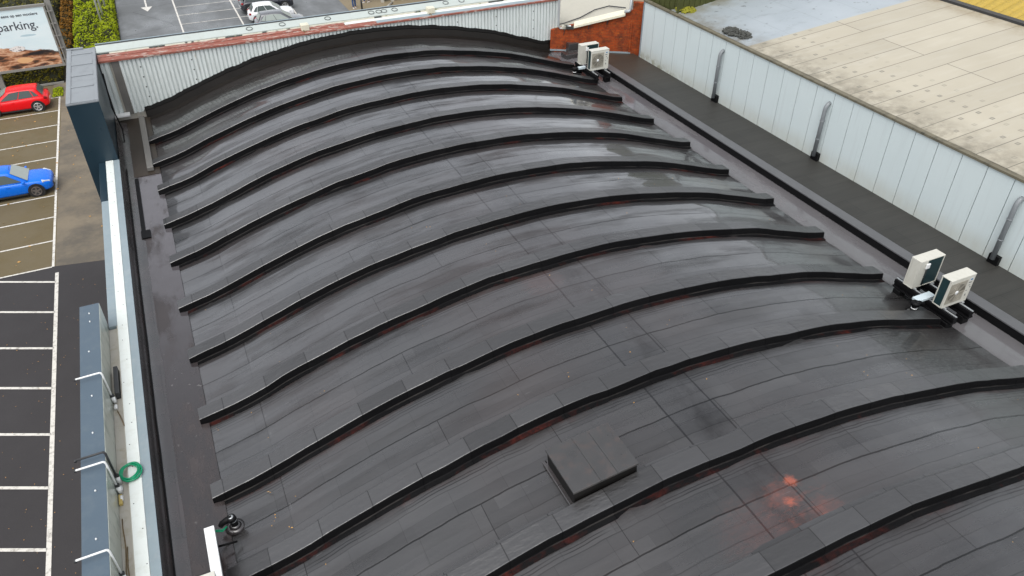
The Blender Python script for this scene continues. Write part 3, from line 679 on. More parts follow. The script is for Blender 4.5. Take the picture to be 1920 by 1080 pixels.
# green boarding closing the roof's far end, moss and debris on the roof
g = thing('boundary_fence', 'mossy green boarded fence at the far end of the pale roof', 'fence')
b = MB(); 
for k in range(60):
    x = k*.17; b.box(x, x+.16, .02*(k % 2), .07+.02*(k % 2), 2.3, 4.6)
b.build('boards', 'greenwall', g); boxobj('rail', 'greenwall', (0, 10.2, .095, .15, 3.9, 4.05), g)
b = MB()
for k in range(14): b.box(.36-.02*(k % 2), .41-.02*(k % 2), .1+k*.17, .26+k*.17, 2.3, 3.7)
b.build('boards', 'greenwall', g)
g.location = (21.44, 28.66, 0); g.rotation_euler = (0, 0, R(7))
def clump(name, mat, c, sx, sy, sz, n, label, cat):
    b = MB()
    for k in range(n):
        a, r = random.uniform(0, 6.28), random.random()**.5; x, y = c[0]+sx*r*math.cos(a), c[1]+sy*r*math.sin(a); s = random.uniform(.04, .12)
        m = Matrix.Translation((x, y, c[2]+sz*random.random()*(1-r*.7))) @ Matrix.Rotation(random.uniform(0, 6), 4, 'Z') @ Matrix.Rotation(random.uniform(-.6, .6), 4, 'X'); b.xbox(m, s*1.6, s, s*.6)
    tag(b.build(name, mat, bevel=.008, ), label, cat)
clump('debris_pile', 'debris', (21.95, 25.1, 2.69), .42, .75, .15, 150, 'dark clump of debris on the wet pale roof by the coping', 'debris')
clump('moss_clump', 'moss', (21.95, 28.75, 2.68), .45, .45, .16, 130, 'yellow green moss in the corner below the green fence', 'moss')
# yellow shed behind
ys_ = thing('yellow_shed', 'yellow ribbed metal roof rising behind the pale warehouse roof', 'building')
b = MB()
ra, rb = [], []
y = 0
while y < 40:
    for f, d in ((0, 0), (.1, .06), (.24, .06), (.34, 0)):
        ra.append((31.4, y+f, 3.35+d)); rb.append((37, y+f, 5.2+d))
    y += .4
b.grid([ra, rb]); b.build('roof', 'yellow_clad', ys_); boxobj('wall', 'dgrey', (31.5, 37, 0, 40, ZG, 3.2), ys_)

# ------------------------------------------------------------------ brick gable behind the annexe
bw = thing('brick_building', 'red brick wall with a cream flat roof between corrugated gable and pale warehouse', 'building')
P0, P1 = Vector((17.7, 33.75, 0)), Vector((21.75, 31.27, 0)); D = (P1-P0).normalized(); NRM = Vector((-D.y, D.x, 0)); LEN = (P1-P0).length
bwm = Matrix.Translation(P0) @ Matrix(((D.x, NRM.x, 0, 0), (D.y, NRM.y, 0, 0), (0, 0, 1, 0), (0, 0, 0, 1)))
def tz(t): return .90+.275*t   # roof edge height along the wall
b = MB()
prof_ = [(0, ZG), (LEN, ZG), (LEN, 2.35), (3.95, 2.38), (3.95, tz(3.95)), (0, tz(0))]
for yy in (0, .25): b.face([(x, yy, z) for x, z in (prof_ if yy == 0 else prof_[::-1])])
for i in range(len(prof_)):
    (x0, z0), (x1, z1) = prof_[i], prof_[(i+1) % len(prof_)]; b.face([(x0, 0, z0), (x0, .25, z0), (x1, .25, z1), (x1, 0, z1)])
o = b.build('brick_wall', 'brick', bw); 
b = MB(); b.face([(-2, .251, tz(-2)-.02), (3.94, .251, tz(3.94)-.02), (3.94, 13, tz(3.94)-.02), (-2, 13, tz(-2)-.02)]); o2 = b.build('roof', 'pale_roof', bw)
b = MB()
for t0, t1, zz in ((1.15, 3.6, .05),):
    b.face([(t0, -.16, tz(t0)-.02), (t1, -.16, tz(t1)-.02), (t1, .22, tz(t1)+.1), (t0, .22, tz(t0)+.1)]); b.face([(t0, -.16, tz(t0)-.02), (t1, -.16, tz(t1)-.02), (t1, -.16, tz(t1)-.12), (t0, -.16, tz(t0)-.12)])
    b.face([(t0, -.16, tz(t0)-.02), (t0, .22, tz(t0)+.1), (t0, .22, tz(t0)-.1), (t0, -.16, tz(t0)-.12)])
b.build('verge_board', 'cream_metal', bw)
b = MB(); b.box(.55, 1.14, -.1, .2, tz(.8)-.10, tz(.8)+.03); b.build('verge_board', 'dirt', bw)
b = MB(); b.tube([(.38, .02, tz(.4)+1.6), (.38, .02, tz(.4)+.08), (.48, .02, tz(.4)-.0), (1.0, .0, tz(1)-.02)], .05, 4); b.box(.33, .43, -.07, .1, tz(.4)+.1, tz(.4)+2.2); b.build('steel_channel', 'alu', bw)
b = MB(); b.tube([(3.55, -.05, tz(3.6)+.05), (3.78, -.06, tz(3.7)+.06), (3.84, -.06, tz(3.7)+.16), (3.86, -.05, tz(3.7)+1.2)], .075, 10); b.build('vent_pipe', 'alu', bw, True)
b = MB(); b.tube([(-.5, .6, tz(-.5)+.04), (.6, .5, tz(.6)+.05), (1.4, .8, tz(1.4)+.05), (2.1, 1.5, tz(2.1)+.06), (2.8, 1.6, tz(2.8)+.05), (3.6, .5, tz(3.6)+.08)], .03, 6); b.build('cable', 'rubber_dark', bw, True)
b = MB(); b.box(0, 4.0, -.04, -.002, -.097, -.02); b.build('skirting', 'grey_cap', bw)
b = MB(); b.box(3.9, 3.98, -.06, -.003, -.02, 1.5); b.build('brick_pier', 'brick', bw)
for t in (.7, 1.9, 2.8):
    b = MB(); b.tube([(t, -.12, tz(t)-.1), (t-.05, -.02, tz(t)-.38)], .018, 6); b.build('stay', 'rubber_dark', bw)
for o in bw.children: o.matrix_basis = bwm
# small felt covered upstand left of the far units
b = MB(); b.box(18.36, 19.3, 33.0, 33.3, -.1, .35); b.box(17.9, 18.9, 32.4, 32.95, -.17, .05); tag(b.build('roof_upstand', 'membrane', bevel=.02), 'dark felt covered upstand at the foot of the brick wall', 'upstand')

# ------------------------------------------------------------------ roof hatch
hz = 1.93
rh = thing('roof_hatch', 'square felt covered hatch box raised on the barrel roof', 'hatch', (5.47, 8.21, prof(5.47)-.22), 0)
tilt = Matrix.Rotation(-.10, 4, 'Y')
b = MB(); b.xbox(tilt @ Matrix.Translation((0, 0, .16)), 1.34, 1.10, .48); b.build('curb', 'blackface', rh, bevel=.02)
b = MB()
for k, (a0, a1) in enumerate(((-.69, -.12), (-.118, .24), (.242, .69))):
    b.xbox(tilt @ Matrix.Translation(((a0+a1)/2, 0, .405+.003*k)), a1-a0, 1.14, .05)
b.build('lid', 'lid', rh, bevel=.004)
b = MB(); 
for s in (-1, 1):
    b.xbox(tilt @ Matrix.Translation((s*.70, 0, -.01)), .1, 1.3, .05); b.xbox(tilt @ Matrix.Translation((0, s*.60, -.01)), 1.42, .1, .05)
b.build('flashing', 'membrane', rh, bevel=.02)
# vent pipe near the eave
vp = thing('roof_vent', 'black pipe vent with a bent cowl beside the left gutter', 'vent', (-1.08, 11.22, -.22))
vp.scale = (.88, .88, .88)
b = MB(); b.cyl((0, 0, 0), (0, 0, 1), .24, .15, .05, 24); b.cyl((0, 0, .05), (0, 0, 1), .14, .09, .05, 24); b.build('collar', 'membrane', vp, True)
b = MB(); b.cyl((0, 0, .02), (-.06, -.02, 1), .085, .08, .28, 20); b.build('pipe', 'black', vp, True)
b = MB(); b.cyl((-.017, 0, .25), (-.06, -.02, 1), .09, .09, .02, 20); b.build('band', 'alu', vp, True)
b = MB(); b.cyl((-.03, -.01, .30), (-.1, -.02, 1), .11, .10, .09, 20); b.tube([(-.02, 0, .33), (-.14, 0, .32), (-.26, .0, .26), (-.3, 0, .2)], [.085, .08, .07, .06], 14); b.build('cowl', 'black', vp, True)
b = MB(); b.cyl((-.04, -.01, .39), (-.1, -.02, 1), .06, .06, .012, 16); b.build('cap_disc', 'alu', vp, True)
b = MB()
for d in (0, .035): b.tube([(-1.22, 11.1, .02), (-1.32, 11.03+d, .0), (-1.45, 10.98+d, .12), (-1.52, 10.85, .33)], .013, 6)
tag(b.build('cable', 'green_hose', smooth=True), 'thin green cable from the black vent to the white duct', 'cable')
b = MB(); b.tube([(-1.1, 10.75, -.1), (-1.45, 10.72, -.02)], .022, 8); tag(b.build('pipe', 'black', smooth=True), 'short black pipe between white duct and roof edge', 'pipe')
# white duct on legs
wd = thing('cable_duct', 'white painted cable duct standing over the left gutter', 'duct')
b = MB(); b.box(-1.61, -1.42, 8.2, 10.92, .30, .40); b.build('cover', 'white_metal', wd, bevel=.008)
for y in (8.8, 10.7): boxobj('leg', 'rubber_dark', (-1.56, -1.47, y, y+.08, -.24, .30), wd)
boxobj('side_plate', 'rubber_dark', (-1.50, -1.44, 8.3, 10.8, .02, .298), wd)

# ------------------------------------------------------------------ air conditioning units
def make_ac(loc, rz, label, group):
    t = thing('condenser_unit', label, 'condenser', loc, rz, group)
    W, Dp, H = .92, .32, .87          # local: front at -y, origin at the bottom centre
    b = MB(); b.box(-W/2, W/2, -Dp/2, -Dp/2+.06, 0, H); b.box(-W/2, W/2, -Dp/2+.06, Dp/2, 0, .03); b.box(W/2-.30, W/2, -Dp/2+.06, Dp/2, .03, H)
    b.box(-W/2, -W/2+.035, Dp/2-.035, Dp/2, .03, H); b.build('casing', 'ac_cream', t, bevel=.008)
    b = MB(); b.box(-W/2-.004, W/2+.004, -Dp/2-.004, Dp/2+.004, H+.002, H+.035); b.build('top_cover', 'ac_cream', t, bevel=.012)
    b = MB(); b.box(-W/2+.012, W/2-.302, -Dp/2+.062, Dp/2-.012, .032, H)
    b.build('coil', 'coil', t)
    cx_, cz = -.12, .45
    b = MB(); b.box(cx_-.31, cx_+.31, -Dp/2-.012, -Dp/2-.002, cz-.33, cz+.33); b.build('grille_plate', 'grille', t, bevel=.01)
    g = MB()
    for r in [.05+.03*k for k in range(9)]:
        c = [(cx_+r*math.cos(a), -Dp/2-.022, cz+r*math.sin(a)) for a in [i*math.pi/12 for i in range(25)]]; g.tube(c, .005, 4, False)
    for k in range(8):
        a = k*math.pi/4; g.tube([(cx_+.05*math.cos(a), -Dp/2-.024, cz+.05*math.sin(a)), (cx_+.30*math.cos(a), -Dp/2-.024, cz+.30*math.sin(a))], .006, 4)
    gr = g.build('fan_grille', 'grille', t)
    h = MB(); h.cyl((cx_, -Dp/2-.02, cz), (0, -1, 0), .065, .055, .012, 16); h.build('hub', 'white_metal', gr, True)
    f = MB(); f.cyl((cx_, -Dp/2-.0125, cz), (0, -1, 0), .29, .29, .003, 28); f.build('fan_opening', 'rubber_dark' if 0 else simple('shadowed_fan', (.14, .13, .105), .5), gr)
    b = MB(); b.box(.27, .40, -Dp/2-.003, -Dp/2-.001, .70, .80); pl = b.build('label_plate', 'plate', t)
    b = MB(); b.box(.295, .375, -Dp/2-.006, -Dp/2-.004, .725, .775); b.build('mark', 'blue_print', pl)
    b = MB()
    for (a, c, d, e) in ((.27, .37, .64, .665), (.30, .36, .55, .57), (.36, .41, .47, .495), (.27, .32, .38, .40), (.30, .33, .2, .27)):
        b = MB(); b.box(a, c, -Dp/2-.004, -Dp/2-.001, d, e); b.build('small_print', 'ink', t)
    b = MB(); b.box(W/2-.36, W/2-.22, Dp/2+.001, Dp/2+.05, H-.24, H-.08); b.build('junction_cover', 'white_metal', t, bevel=.015)
    b = MB(); b.tube([(W/2-.3, Dp/2+.02, H-.22), (W/2-.3, Dp/2+.03, .4), (W/2-.34, Dp/2+.02, .05)], .011, 6); b.build('cable', 'dgrey', t, True)
    for s in (-.34, .34):
        b = MB(); b.box(s-.03, s+.03, -Dp/2-.05, Dp/2+.05, -.035, -.002); b.build('foot', 'alu', t)
    return t
G = 'outdoor condenser units on the right gutter'
ac0 = make_ac((17.78, 10.06, .35), 0, 'nearer cream condenser of the front pair, fan facing the viewer', G)
dup(ac0, (17.77, 11.05, .35), math.pi, 'cream condenser showing its dark teal coil behind the front pair', G)
dup(ac0, (17.97, 29.50, .35), 0, 'small far cream condenser with round fan before the brick wall', G)
dup(ac0, (17.93, 30.36, .35), math.pi, 'farthest cream condenser with dark back near the corrugated gable', G)
dup(ac0, (-1.93, 9.22, .12), math.pi, 'cream condenser corner beside the white duct in the bottom left', G)
def make_rail(loc, label, L=2.0):
    t = thing('support_rail', label, 'support rail', loc, 0, 'black support rails below the condensers')
    b = MB()
    for dx0, dx1, z0, z1 in ((-.11, .11, 0, .05), (-.06, .06, .05, .13), (-.085, .085, .13, .235)):
        b.box(dx0, dx1, -L/2, L/2, z0, z1)
    b.build('rubber_body', 'black', t, bevel=.008)
    b = MB(); b.box(-.022, .022, -L/2-.01, L/2+.01, .237, .255); b.build('channel', 'alu', t)
    return t
r0 = make_rail((17.44, 10.50, .06), 'black rubber rail under the front condensers on the roof side')
dup(r0, (18.06, 10.50, .06), 0, 'black rubber rail under the front condensers on the gutter side')
dup(r0, (17.6, 29.86, .06), 0, 'black rubber rail under the far condensers on the roof side')
dup(r0, (18.24, 29.86, .06), 0, 'black rubber rail under the far condensers on the gutter side')
for x, y in ((17.44, 9.7), (17.44, 11.3), (18.06, 9.7), (18.06, 11.3), (17.6, 29.1), (17.6, 30.6), (18.24, 29.1), (18.24, 30.6)):
    b = MB(); b.box(x-.14, x+.14, y-.12, y+.12, -.172, .058)
    ri = {(17.44, 0): 'front roof side', (18.06, 0): 'front gutter side', (17.6, 1): 'far roof side', (18.24, 1): 'far gutter side'}[(x, int(y > 20))]
    tag(b.build('rail_block', 'black', bevel=.02), 'black block under the '+('near' if y in (9.7, 29.1) else 'rear')+' end of the '+ri+' rail', 'block', 'blocks below the support rails')
b = MB(); b.box(16.98, 17.62, 10.36, 10.58, .32, .40); tag(b.build('duct_cover', 'duct_blue', bevel=.01), 'pale blue metal duct between the two front condensers', 'duct')
b = MB(); b.box(17.2, 17.55, 29.86, 30.02, .28, .38); tag(b.build('duct_cover', 'duct_blue', bevel=.01), 'pale blue metal duct between the two far condensers', 'duct')
def vent2(x, y, z, label):
    t = thing('roof_vent', label, 'vent', (x, y, z))
    b = MB(); b.cyl((0, 0, 0), (0, 0, 1), .19, .11, .06, 20); b.build('collar', 'membrane', t, True)
    b = MB(); b.cyl((0, 0, .05), (0, 0, 1), .075, .075, .22, 18); b.build('pipe', 'black', t, True)
    b = MB(); b.cyl((0, 0, .14), (0, 0, 1), .082, .082, .035, 18); b.build('band', 'white_metal', t, True)
    b = MB(); b.cyl((0, 0, .26), (0, 0, 1), .12, .11, .09, 18); b.tube([(0, 0, .3), (.14, 0, .28), (.3, -.02, .18)], .07, 12); b.build('cowl', 'black', t, True)
vent2(16.86, 10.35, prof(16.86)-.21, 'black pipe vent beside the pale duct of the front condensers')
vent2(17.05, 30.0, prof(17.05)-.21, 'black pipe vent beside the far condensers')

# ------------------------------------------------------------------ billboard
bbd = thing('billboard', 'large billboard on grey steel posts with a seaside rocks picture', 'billboard', (-11, 60.55, ZG))
def poster():
    n = NB('printed_poster'); v = n.coord(); s_ = n.t.nodes.new('ShaderNodeSeparateXYZ'); n.put(s_.inputs[0], v); X, Z = s_.outputs[0], s_.outputs[2]
    sky_ = n.mix(n.noise(n.vmap(v, (.25, 1, 1.2)), 1.2, 4), (.55, .74, .80), (.86, .92, .91))
    w = n.noise(n.vmap(v, (.5, 1, .9)), 1.2, 4)
    hgt = n.math('MULTIPLY_ADD', X, -.23, n.math('MULTIPLY_ADD', w, 1.0, 2.72))   # top line of the rocks
    m = n.step(n.math('SUBTRACT', hgt, Z), -.03, .05)
    rk = n.noise(n.vmap(v, (.40, 1, 1.5), (0, 0, 0), (0, R(14), 0)), 1.5, 6, .6)
    rock = n.ramp(rk, [(.36, (.012, .011, .012)), (.44, (.09, .045, .025)), (.50, (.40, .17, .08)), (.56, (.66, .42, .27)), (.62, (.30, .11, .05)), (.68, (.03, .025, .025))])
    c = n.mix(m, sky_, rock)
    def blot(cx_, cz, rx_, rz2, colr, c):
        d = n.math('ADD', n.math('POWER', n.math('DIVIDE', n.math('SUBTRACT', X, cx_), rx_), 2.0), n.math('POWER', n.math('DIVIDE', n.math('SUBTRACT', Z, cz), rz2), 2.0))
        d = n.math('ADD', d, n.math('MULTIPLY', n.noise(v, 3, 4), .8))
        return n.mix(n.math('LESS_THAN', d, 1.3), c, colr)
    c = blot(2.1, 2.75, .50, .2, n.ramp(n.noise(v, 7, 3), [(.38, (.2, .19, .19)), (.47, (.75, .73, .70))]), c)
    c = blot(2.3, 1.95, .55, .2, (.72, .42, .2), c)
    c = blot(3.0, 3.55, .5, .07, (.45, .6, .66), c)
    return n.set(base=c, rough=.5)
bx0, bx1, bz0, bz1 = -4.4, 4.45, 1.42, 5.3
b = MB(); b.box(bx0, bx1, -.10, 0, bz0, bz1); b.build('poster', poster(), bbd)
b = MB(); fw = .16
b.box(bx0-fw, bx1+fw, -.16, .02, bz1+.002, bz1+fw); b.box(bx0-fw, bx1+fw, -.16, .02, bz0-fw, bz0-.002); b.box(bx0-fw, bx0-.002, -.16, .02, bz0, bz1); b.box(bx1+.002, bx1+.1, -.16, .02, bz0, bz1)
b.build('frame', 'galv_post', bbd)
b = MB(); b.box(bx1+.20, bx1+.27, -.12, -.05, bz0-.1, bz1+.1)
for k in range(5):
    z = bz0+.2+k*.82; b.box(bx1+.1, bx1+.45, -.10, -.02, z, z+.07)
b.build('ladder_frame', 'galv_post', bbd)
for x in (-3.3, .35, 4.78):
    b = MB(); b.box(x-.16, x+.16, .06, .40, 0, 5.9); b.build('post', 'galv_post', bbd)
def text(body, size, x, y, z, mat, parent, name, align='RIGHT', rot=(R(90), 0, 0), ext=.004):
    cu = bpy.data.curves.new(name, 'FONT'); cu.body = body; cu.size = size; cu.align_x = align; cu.extrude = ext; cu.offset = .004
    o = bpy.data.objects.new(name, cu); col.objects.link(o)
    dg = bpy.context.evaluated_depsgraph_get(); me = bpy.data.meshes.new_from_object(o.evaluated_get(dg)); bpy.data.objects.remove(o)
    me.materials.clear(); me.materials.append(MT[mat])
    o = bpy.data.objects.new(name, me); col.objects.link(o); o.location = (x, y, z); o.rotation_euler = rot; o.parent = parent; return o
text('parking.', .77, 3.8, -.108, 3.98, 'ink', bbd, 'lettering')
text("Zet 'm eens op een mooiere", .25, 4.0, -.108, 4.82, 'ink', bbd, 'lettering')

# ------------------------------------------------------------------ hedges
def hedge(name, label, cat, x0, x1, y0, y1, h, mat, n, seed, leafs=(.09, .22), rows_=True, group=None):
    rg = random.Random(seed); t = thing(name, label, cat, ((x0+x1)/2, (y0+y1)/2, ZG), 0, group)
    def H(x, y):
        e = min(1, (x-x0)/.4+.1, (x1-x)/.25+.1, (y-y0)/.4+.25, (y1-y)/.4+.1)
        return h*max(.05, e)*(.60+.55*mnoise.noise(Vector((x*.9, y*.75, seed)))+.28*mnoise.noise(Vector((x*2.2, y*2.0, seed+3))))
    cx, cy_ = (x0+x1)/2, (y0+y1)/2; b = MB(); nx, ny = max(6, int((x1-x0)/.3)), max(6, int((y1-y0)/.35))
    b.grid([[(x0+(x1-x0)*i/nx-cx, y0+(y1-y0)*j/ny-cy_, H(x0+(x1-x0)*i/nx, y0+(y1-y0)*j/ny)-.06) for i in range(nx+1)] for j in range(ny+1)])
    for xx in (x0, x1): b.face([(xx-cx, y0-cy_, 0), (xx-cx, y1-cy_, 0), (xx-cx, y1-cy_, h*.2), (xx-cx, y0-cy_, h*.2)])
    b.build('branches', 'leaf_dark', t)
    b = MB()
    for k in range(n):
        x, y = rg.uniform(x0, x1), rg.uniform(y0, y1); z = H(x, y)*rg.uniform(.72, 1.12)+.02; s = rg.uniform(*leafs)
        m = Matrix.Translation((x-cx, y-cy_, z)) @ Matrix.Rotation(rg.uniform(0, 6.28), 4, 'Z') @ Matrix.Rotation(rg.uniform(-.9, .9), 4, 'X') @ Matrix.Rotation(rg.uniform(-.7, .7), 4, 'Y')
        b.face([m @ Vector(p) for p in ((-s*.5, 0, 0), (0, -s*.32, 0), (s*.5, 0, .02), (0, s*.32, 0))])
    b.build('leaves', mat, t)
hedge('shrub_bed', 'bright green shrub bed beside the wet car park', 'shrubs', -6.3, -2.9, 63.0, 84, 1.3, 'leaf_green', 17000, 3)
hedge('shrub_row', 'narrow brown leaved shrub row between billboard post and green shrubs', 'shrubs', -7.3, -6.1, 66.5, 84, 1.25, 'leaf_brown', 6000, 5)
hedge('hedge', 'olive hedge below the billboard behind the red car', 'hedge', -16, -6.9, 60.9, 64.6, 1.15, 'leaf_olive', 9000, 8)
hedge('hedge', 'yellowish hedge far behind the top of the billboard', 'hedge', -18, -7.4, 74, 90, 1.5, 'leaf_olive', 12000, 12)
hedge('grass_tuft', 'small green tuft at the end of the parking bays', 'plant', -7.6, -6.95, 57.9, 59.6, .22, 'leaf_green', 500, 15, (.06, .14))
structure(boxobj('kerb', 'galv_post', (-16, -6.9, 60.55, 60.68, ZG, ZG+.12)))
for (x, y, l) in ((-4.0, 71.6, 'pale flagpole nearest the roof rising from the green shrubs'), (-3.85, 73.6, 'pale flagpole in the middle of three in the shrubs'), (-3.6, 76.4, 'pale flagpole farthest back in the green shrubs')):
    t = thing('flagpole', l, 'flagpole', (x, y, ZG), 0, 'flagpoles in the shrub bed')
    b = MB(); b.tube([(0, 0, 0), (0, 0, 7.5)], [.085, .055], 10); b.build('pole', 'pole', t, True)
    b = MB(); b.cyl((0, 0, 7.5), (0, 0, 1), .08, .05, .06, 10); b.build('finial', 'pole', t, True)

# ------------------------------------------------------------------ cars (front = +x)
def car(loc, rz, label, paint_, L=4.1, W=1.76, H=1.48, kind='hatch', rim='rim', glass='glass', wbf=.78, wbr=.73):
    t = thing('parked_car', label, 'car', loc, rz)
    hl = L/2; hw = W/2; xf, xr = hl-.83, -hl+.72; wr = .345 if kind != 'suv' else .385
    belt = .92 if kind != 'suv' else 1.02
    st = [(-hl, .42, .66, .60), (-hl+.05, .30, .86, .88), (-hl+.35, .22, belt+.02, .97), (-hl+.9, .20, belt+.04, 1.0), (-.5, .19, belt, 1.0), (.45, .19, belt-.02, 1.0), (hl-1.25, .20, belt-.04, .99), (hl-.7, .21, belt-.05, .98), (hl-.32, .22, belt-.11, .95), (hl-.08, .26, belt-.20, .84), (hl, .34, belt-.32, .66)]
    b = MB(); rows = []
    for x, z0, z1, k in st:
        y = hw*k; zm = z0+(z1-z0)*.55
        half = [(0, z0), (y*.86, z0), (y*.97, z0+.08), (y, zm), (y*.985, z1-.10), (y*.90, z1-.01), (y*.6, z1+.025), (0, z1+.04)]
        ring = half + [(-p, q) for p, q in half[-2:0:-1]]
        rows.append([(x, p, q) for p, q in ring])
    b.grid(rows, close=True); b.face(rows[0][::-1]); b.face(rows[-1])
    o = b.build('body', paint_, t, True); sm = o.modifiers.new('subsurf', 'SUBSURF'); sm.levels = sm.render_levels = 2
    # cabin: base ring, roof ring
    fb, rb_ = hl-1.02, -hl+.18 if kind != 'sedan' else -hl+.75
    ft, rtp = hl-1.85, -hl+.55
    zb = belt-.03; yb, yt = hw*.90, hw*.70
    def P(fx, s, zf):  # point on cabin: fx 0 rear..1 front, s side, zf 0 base..1 roof
        x = (rb_+(fb-rb_)*fx)*(1-zf)+(rtp+(ft-rtp)*fx)*zf; yy = (yb*(1-zf)+yt*zf)*(1-.10*(fx > .93)*1-.06*(fx < .05)*1)
        return Vector((x, s*yy, zb+(H-zb)*zf - (.05*zf*(abs(fx-.55)*1.7)**2)))
    b = MB(); rows = []
    fxs = [0, .05, .25, .5, .75, .95, 1]
    for zf in (0, .5, .88, 1.0):
        k = 1 if zf < 1 else .86
        rows.append([Vector((p.x, p.y*k, p.z)) for p in [P(f, 1, zf) for f in fxs]+[P(f, -1, zf) for f in fxs[::-1]]])
    b.grid(rows, close=True)
    top = rows[-1]; n2 = len(fxs)
    b.grid([[top[i] for i in range(n2)], [Vector((top[i].x, 0, top[i].z+.035)) for i in range(n2)], [top[2*n2-1-i] for i in range(n2)]])
    o = b.build('roof', paint_, t, True); sm = o.modifiers.new('subsurf', 'SUBSURF'); sm.levels = sm.render_levels = 1
    # glass set just proud of the cabin
    def glassq(name, pts, out):
        b = MB(); nrm = (pts[1]-pts[0]).cross(pts[3]-pts[0]).normalized()
        if nrm.dot(Vector(out)) < 0: nrm = -nrm
        q = [p+nrm*.014 for p in pts]; b.face(q)
        for i in range(4): b.face([q[i], q[(i+1) % 4], pts[(i+1) % 4], pts[i]])
        b.build(name, glass if name != 'windscreen' else 'glass_light', t)
    for s in (1, -1):
        glassq('side_window', [P(.55, s, .10), P(.90, s, .10), P(.84, s, .80), P(.55, s, .86)], (0, s, .3))
        glassq('side_window', [P(.22, s, .12), P(.53, s, .10), P(.53, s, .86), P(.24, s, .84)], (0, s, .3))
        glassq('side_window', [P(.09, s, .22), P(.20, s, .14), P(.22, s, .82), P(.16, s, .74)], (0, s, .3))
    glassq('windscreen', [P(.999, 1, .08)*1, P(.999, -1, .08), P(.999, -1, .90), P(.999, 1, .90)], (1, 0, .6))
    glassq('rear_window', [P(.001, 1, .25), P(.001, -1, .25), P(.001, -1, .9), P(.001, 1, .9)], (-1, 0, .4))
    for s in (1, -1):
        b = MB(); b.xbox(Matrix.Translation((fb-.25, s*(hw+.06), belt+.02)), .12, .2, .12); b.build('mirror', paint_, t, bevel=.03)
        b = MB(); b.xbox(Matrix.Translation((hl-.30, s*(hw*.74), belt-.20)) @ Matrix.Rotation(-s*.45, 4, 'Z') @ Matrix.Rotation(.3, 4, 'Y'), .40, .20, .12); b.build('headlight', 'lamp', t, bevel=.03)
        b = MB(); b.xbox(Matrix.Translation((-hl+.19, s*(hw*.80), belt-.10)) @ Matrix.Rotation(s*.4, 4, 'Z'), .2, .2, .15); b.build('tail_light', 'tail', t, bevel=.03)
        for x in (xf, xr):
            b = MB(); b.cyl((x, s*(hw-.16), wr), (0, s, 0), wr+.055, wr+.055, .165, 28); b.build('wheel_arch', 'tyre', t)
            b = MB(); b.cyl((x, s*(hw-.2), wr), (0, s, 0), wr, wr-.02, .215, 28); wheel = b.build('wheel', 'tyre', t)
            b = MB(); b.cyl((x, s*(hw+.016), wr), (0, s, 0), wr*.70, wr*.66, .006, 24); b.build('rim_back', 'dgrey', wheel)
            b = MB()
            for k in range(5):
                a = k*2*math.pi/5+.3; m = Matrix.Translation((x+wr*.36*math.cos(a), s*(hw+.028), wr+wr*.36*math.sin(a))) @ Matrix.Rotation(-a, 4, 'Y'); b.xbox(m, wr*.66, .012, wr*.22)
            ring = [(x+wr*.68*math.cos(a), s*(hw+.026), wr+wr*.68*math.sin(a)) for a in [i*math.pi/12 for i in range(25)]]; b.tube(ring, .022, 5, False); b.cyl((x, s*(hw+.02), wr), (0, s, 0), wr*.16, wr*.14, .018, 12); b.build('rim', rim, wheel)
    for s in (1, -1):
        b = MB(); b.box(xr+.42, xf-.42, s*hw*.93-.05, s*hw*.93+.05, .17, .27); b.build('sill', 'tyre', t, bevel=.02)
        b = MB(); b.box(-.06, .10, s*(hw+.002)-.012, s*(hw+.002)+.012, belt-.16, belt-.13); b.build('door_handle', paint_, t)
    b = MB(); b.box(hl-.02, hl+.012, -.24, .24, .36, .47); b.build('number_plate', 'plate', t)
    b = MB(); b.box(-hl-.012, -hl+.03, -.24, .24, .52, .63); b.build('number_plate', 'plate', t)
    b = MB(); b.box(hl-.12, hl-.004, -.5, .5, .34, .54); b.build('grille', 'dgrey', t, bevel=.02)
    return t
car((-9.60, 56.65, ZG), R(180-1.5), 'bright red hatchback parked below the billboard', 'red_car')
car((-9.20, 44.10, ZG), R(-1), 'blue hatchback parked nose out in the left bays', 'blue_car', 4.15, 1.8, 1.5, rim='rim_dark')
car((9.35, 72.25, ZG), R(1), 'dark navy off roader in the wet car park', 'navy_car', 4.6, 1.86, 1.66, 'suv')
car((9.2, 69.1, ZG), R(-3), 'white hatchback beside the navy off roader', 'white_car', 3.85, 1.7, 1.5)
car((9.45, 66.35, ZG), R(-3), 'grey car mostly hidden behind the white coping', 'grey_car', 4.1, 1.74, 1.48, glass='glass_light')

